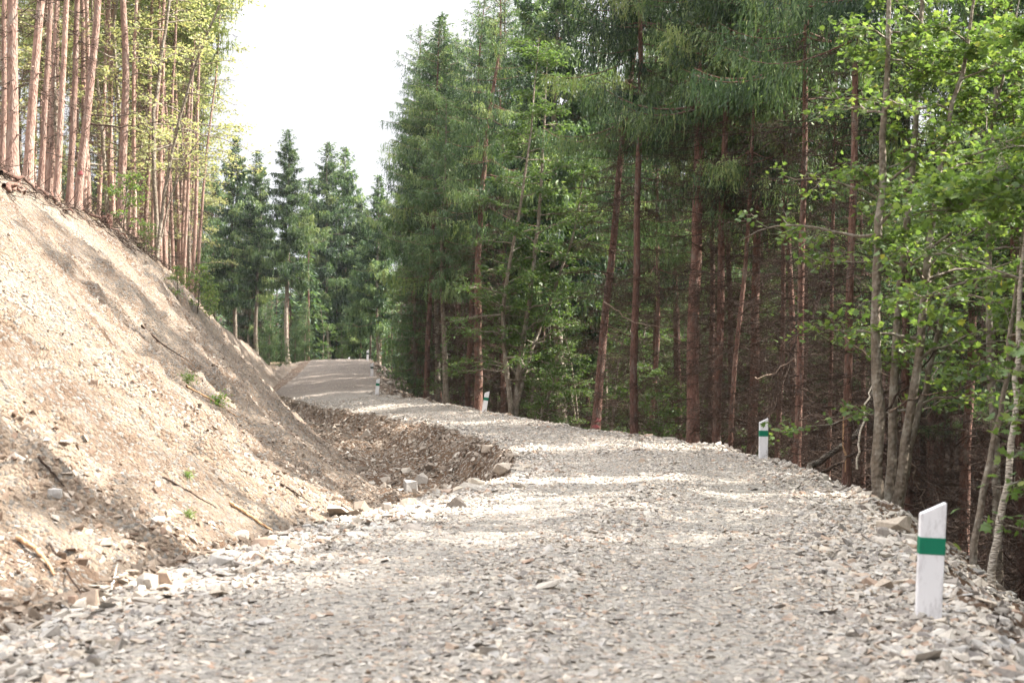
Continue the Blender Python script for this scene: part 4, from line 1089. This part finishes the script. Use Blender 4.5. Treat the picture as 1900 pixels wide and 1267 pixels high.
# hanging fine roots and dry litter at the brink
def litter():
    m = MB(); r = np.random.default_rng(88)
    P, N, t = sample('bank', 5200, 26, 66, r, 1.0, 0, .09)
    n = len(P)
    D = unit(r.normal(size=(n, 3)) * .6 + np.array([.6, 0, -.8]))
    blades(m, P + N * .04, D, r.uniform(.15, .6, n), r.uniform(.008, .02, n), rand_dirs(n, r), 0, r.random(n))
    P, N, t = sample('hill', 9000, 26, 80, r, 1.0, .72, 1)
    n = len(P)
    blades(m, P + N * .03, unit(r.normal(size=(n, 3)) + np.array([0, 0, .35])), r.uniform(.2, .8, n), r.uniform(.01, .02, n), rand_dirs(n, r), 0, r.random(n))
    return m.mesh('brushwood', [M_DEAD])
tag(link('brushwood', litter()), 'dry twigs and fine roots littering the bank top', None, None, 'stuff')
def brush_right():
    m = MB(); r = np.random.default_rng(89)
    n = 17000
    y = r.uniform(13, 75, n)
    x = np.interp(y, Ys, ed['F'][0]) + r.uniform(-2.2, 16, n) 
    z = np.array([gz(a, b) for a, b in zip(x, y)]) + r.random(n) ** 2 * 2.2
    P = np.stack([x, y, z], 1); D = unit(r.normal(size=(n, 3)) * np.array([1, 1, .45]))
    L = r.uniform(.3, 1.4, n)
    s = np.linspace(0, 1, 4)
    T = P[:, None] + D[:, None] * (s[None] * L[:, None])[..., None]; T[:, 1:] += r.normal(size=(n, 3, 3)) * .06
    tubes(m, T, np.array([.007, .006, .004, .002])[None] * r.uniform(.6, 1.6, (n, 1)), 3, 0, r.random(n))
    return m.mesh('dead_brush', [M_DEAD])
tag(link('dead_brush', brush_right()), 'tangle of dry brown twigs under the right-hand spruces', None, None, 'stuff')

# pink forester's marks and torn bark: parts of their trees
def find(label):
    return [o for o in COL.objects if o.get('label') == label][0]
def on_trunk(label, name, mat, py_top, py_bot, wfrac, ragged, turn=0.0):
    e = find(label); tr = [c for c in e.children if c.name.startswith('trunk')][0]
    Yt = e.location.y; sc = e.scale[0]
    zt, zb = [(at(950, p, Yt)[2] - e.location.z) / sc for p in (py_top, py_bot)]
    co = np.empty(len(tr.data.vertices) * 3); tr.data.vertices.foreach_get('co', co); co = co.reshape(-1, 3)
    rz, k = tr.rotation_euler[2], tr.scale[0]
    phi = math.atan2(-e.location.y, -e.location.x) + turn
    m = MB(); r = np.random.default_rng(3); rows = []
    n = 9; zs = np.linspace(zb, zt, n)
    for q, z in enumerate(zs):
        v = co[np.abs(co[:, 2] - z) < .35]
        c = np.median(v[:, :2], 0); rad = np.median(np.linalg.norm(v[:, :2] - c, axis=1)) * k
        c = np.array([c[0] * math.cos(rz) - c[1] * math.sin(rz), c[0] * math.sin(rz) + c[1] * math.cos(rz)]) * k
        w_ = wfrac * (1 - .75 * abs(q / (n - 1) * 2 - 1) ** 3) * (1 + ragged * r.normal())
        a = phi + np.linspace(-w_, w_, 8)
        rows.append(np.stack([c[0] + rad * 1.05 * np.cos(a), c[1] + rad * 1.05 * np.sin(a), np.full(8, z)], 1))
    idx = np.arange(n * 8).reshape(n, 8)
    m.add(np.array(rows).reshape(-1, 3), np.stack([idx[:-1, :-1], idx[:-1, 1:], idx[1:, 1:], idx[1:, :-1]], -1).reshape(-1, 4))
    return link(name, m.mesh(name, [mat], True), e)
on_trunk('reddish spruce leaning right with pink paint marks at its foot', 'paint_mark', M_PINK, 774, 783, .7, .25)
on_trunk('reddish spruce leaning right with pink paint marks at its foot', 'paint_mark', M_PINK, 787, 794, .8, .3)
on_trunk('darker spruce leaning right with a red mark, last of the bank top row', 'paint_mark', M_PINK, 318, 327, .8, .3)
on_trunk('reddish spruce with a torn strip of bark near its foot', 'torn_bark', M_FRESH, 745, 875, .30, .2, -.35)

# ------------------------------------------------------------------ light
SUN_EL, SUN_AZ = R(42), R(84)            # azimuth clockwise from +Y: the sun stands to the right
w = bpy.data.worlds.new('World'); SC.world = w; w.use_nodes = True
nt = w.node_tree; nt.nodes.clear()
out = nt.nodes.new('ShaderNodeOutputWorld'); bg_ = nt.nodes.new('ShaderNodeBackground')
sky = nt.nodes.new('ShaderNodeTexSky'); sky.sky_type = 'NISHITA'; sky.sun_disc = False
sky.sun_elevation = SUN_EL; sky.sun_rotation = SUN_AZ
sky.air_density = 1.0; sky.dust_density = 2.0
tc = nt.nodes.new('ShaderNodeTexCoord'); mp = nt.nodes.new('ShaderNodeMapping'); mp.inputs['Scale'].default_value = (1, 1, 2.6)
nt.links.new(tc.outputs['Generated'], mp.inputs[0])
cl = nd(nt, 'TexNoise', Scale=2.3, Detail=7.0, Roughness=.55); nt.links.new(mp.outputs[0], cl.inputs['Vector'])
cf = ramp(nt, cl.outputs[0], [(.34, (.93, .93, .93)), (.58, (1, 1, 1))])
sz = nt.nodes.new('ShaderNodeSeparateXYZ'); nt.links.new(tc.outputs['Generated'], sz.inputs[0])
zr = ramp(nt, sz.outputs[2], [(.0, (.185, .19, .20)), (.34, (.215, .22, .232)), (.6, (.75, .75, .77)), (1, (1, 1, 1))])
cs_ = nd(nt, 'TexNoise', Scale=1.6, Detail=5.0, Roughness=.5); nt.links.new(mp.outputs[0], cs_.inputs['Vector'])
shade = ramp(nt, cs_.outputs[0], [(.38, (.80, .84, .90)), (.6, (1.12, 1.1, 1.08))])
zr = mixc(nt, 1.0, zr, shade, 'MULTIPLY')
mixed = mixc(nt, cf, sky.outputs[0], mixc(nt, 1.0, zr, (11.5, 11.5, 11.5), 'MULTIPLY'))
nt.links.new(mixed, bg_.inputs[0]); bg_.inputs[1].default_value = .095
nt.links.new(bg_.outputs[0], out.inputs[0])
sl = bpy.data.lights.new('sun', 'SUN'); sl.energy = 4.8; sl.angle = R(.6); sl.color = (1.0, .94, .86)
so = bpy.data.objects.new('sun', sl); COL.objects.link(so)
dv = Vector((math.sin(SUN_AZ) * math.cos(SUN_EL), math.cos(SUN_AZ) * math.cos(SUN_EL), math.sin(SUN_EL)))
so.rotation_euler = (-dv).to_track_quat('-Z', 'Y').to_euler(); so.location = dv * 60

bm = bmesh.new(); bmesh.ops.create_cube(bm, size=1)
me = bpy.data.meshes.new('haze'); bm.to_mesh(me); bm.free()
hz = link('haze', me); lo, hi = GRID.reshape(-1, 3).min(0) - np.array([5, 5, 1]), GRID.reshape(-1, 3).max(0) + np.array([5, 5, 34])
hz.scale = tuple(hi - lo); hz.location = tuple((hi + lo) / 2); tag(hz, 'thin pale summer haze in the valley air', None, None, 'stuff')
hm = bpy.data.materials.new('haze'); hm.use_nodes = True; hn = hm.node_tree; hn.nodes.clear()
ho = hn.nodes.new('ShaderNodeOutputMaterial'); hv = hn.nodes.new('ShaderNodeVolumePrincipled')
hv.inputs['Color'].default_value = (.92, .95, 1, 1); hv.inputs['Density'].default_value = .00012; hv.inputs['Anisotropy'].default_value = .2
hn.links.new(hv.outputs[0], ho.inputs['Volume']); me.materials.append(hm)

vs = SC.view_settings
vs.view_transform = 'Standard'; vs.look = 'None'; vs.gamma = 1; vs.exposure = 2.2
SC.render.engine = 'CYCLES'
c = SC.cycles
c.max_bounces = 6; c.diffuse_bounces = 3; c.glossy_bounces = 2; c.transmission_bounces = 4
c.use_denoising = True
c.use_adaptive_sampling = False
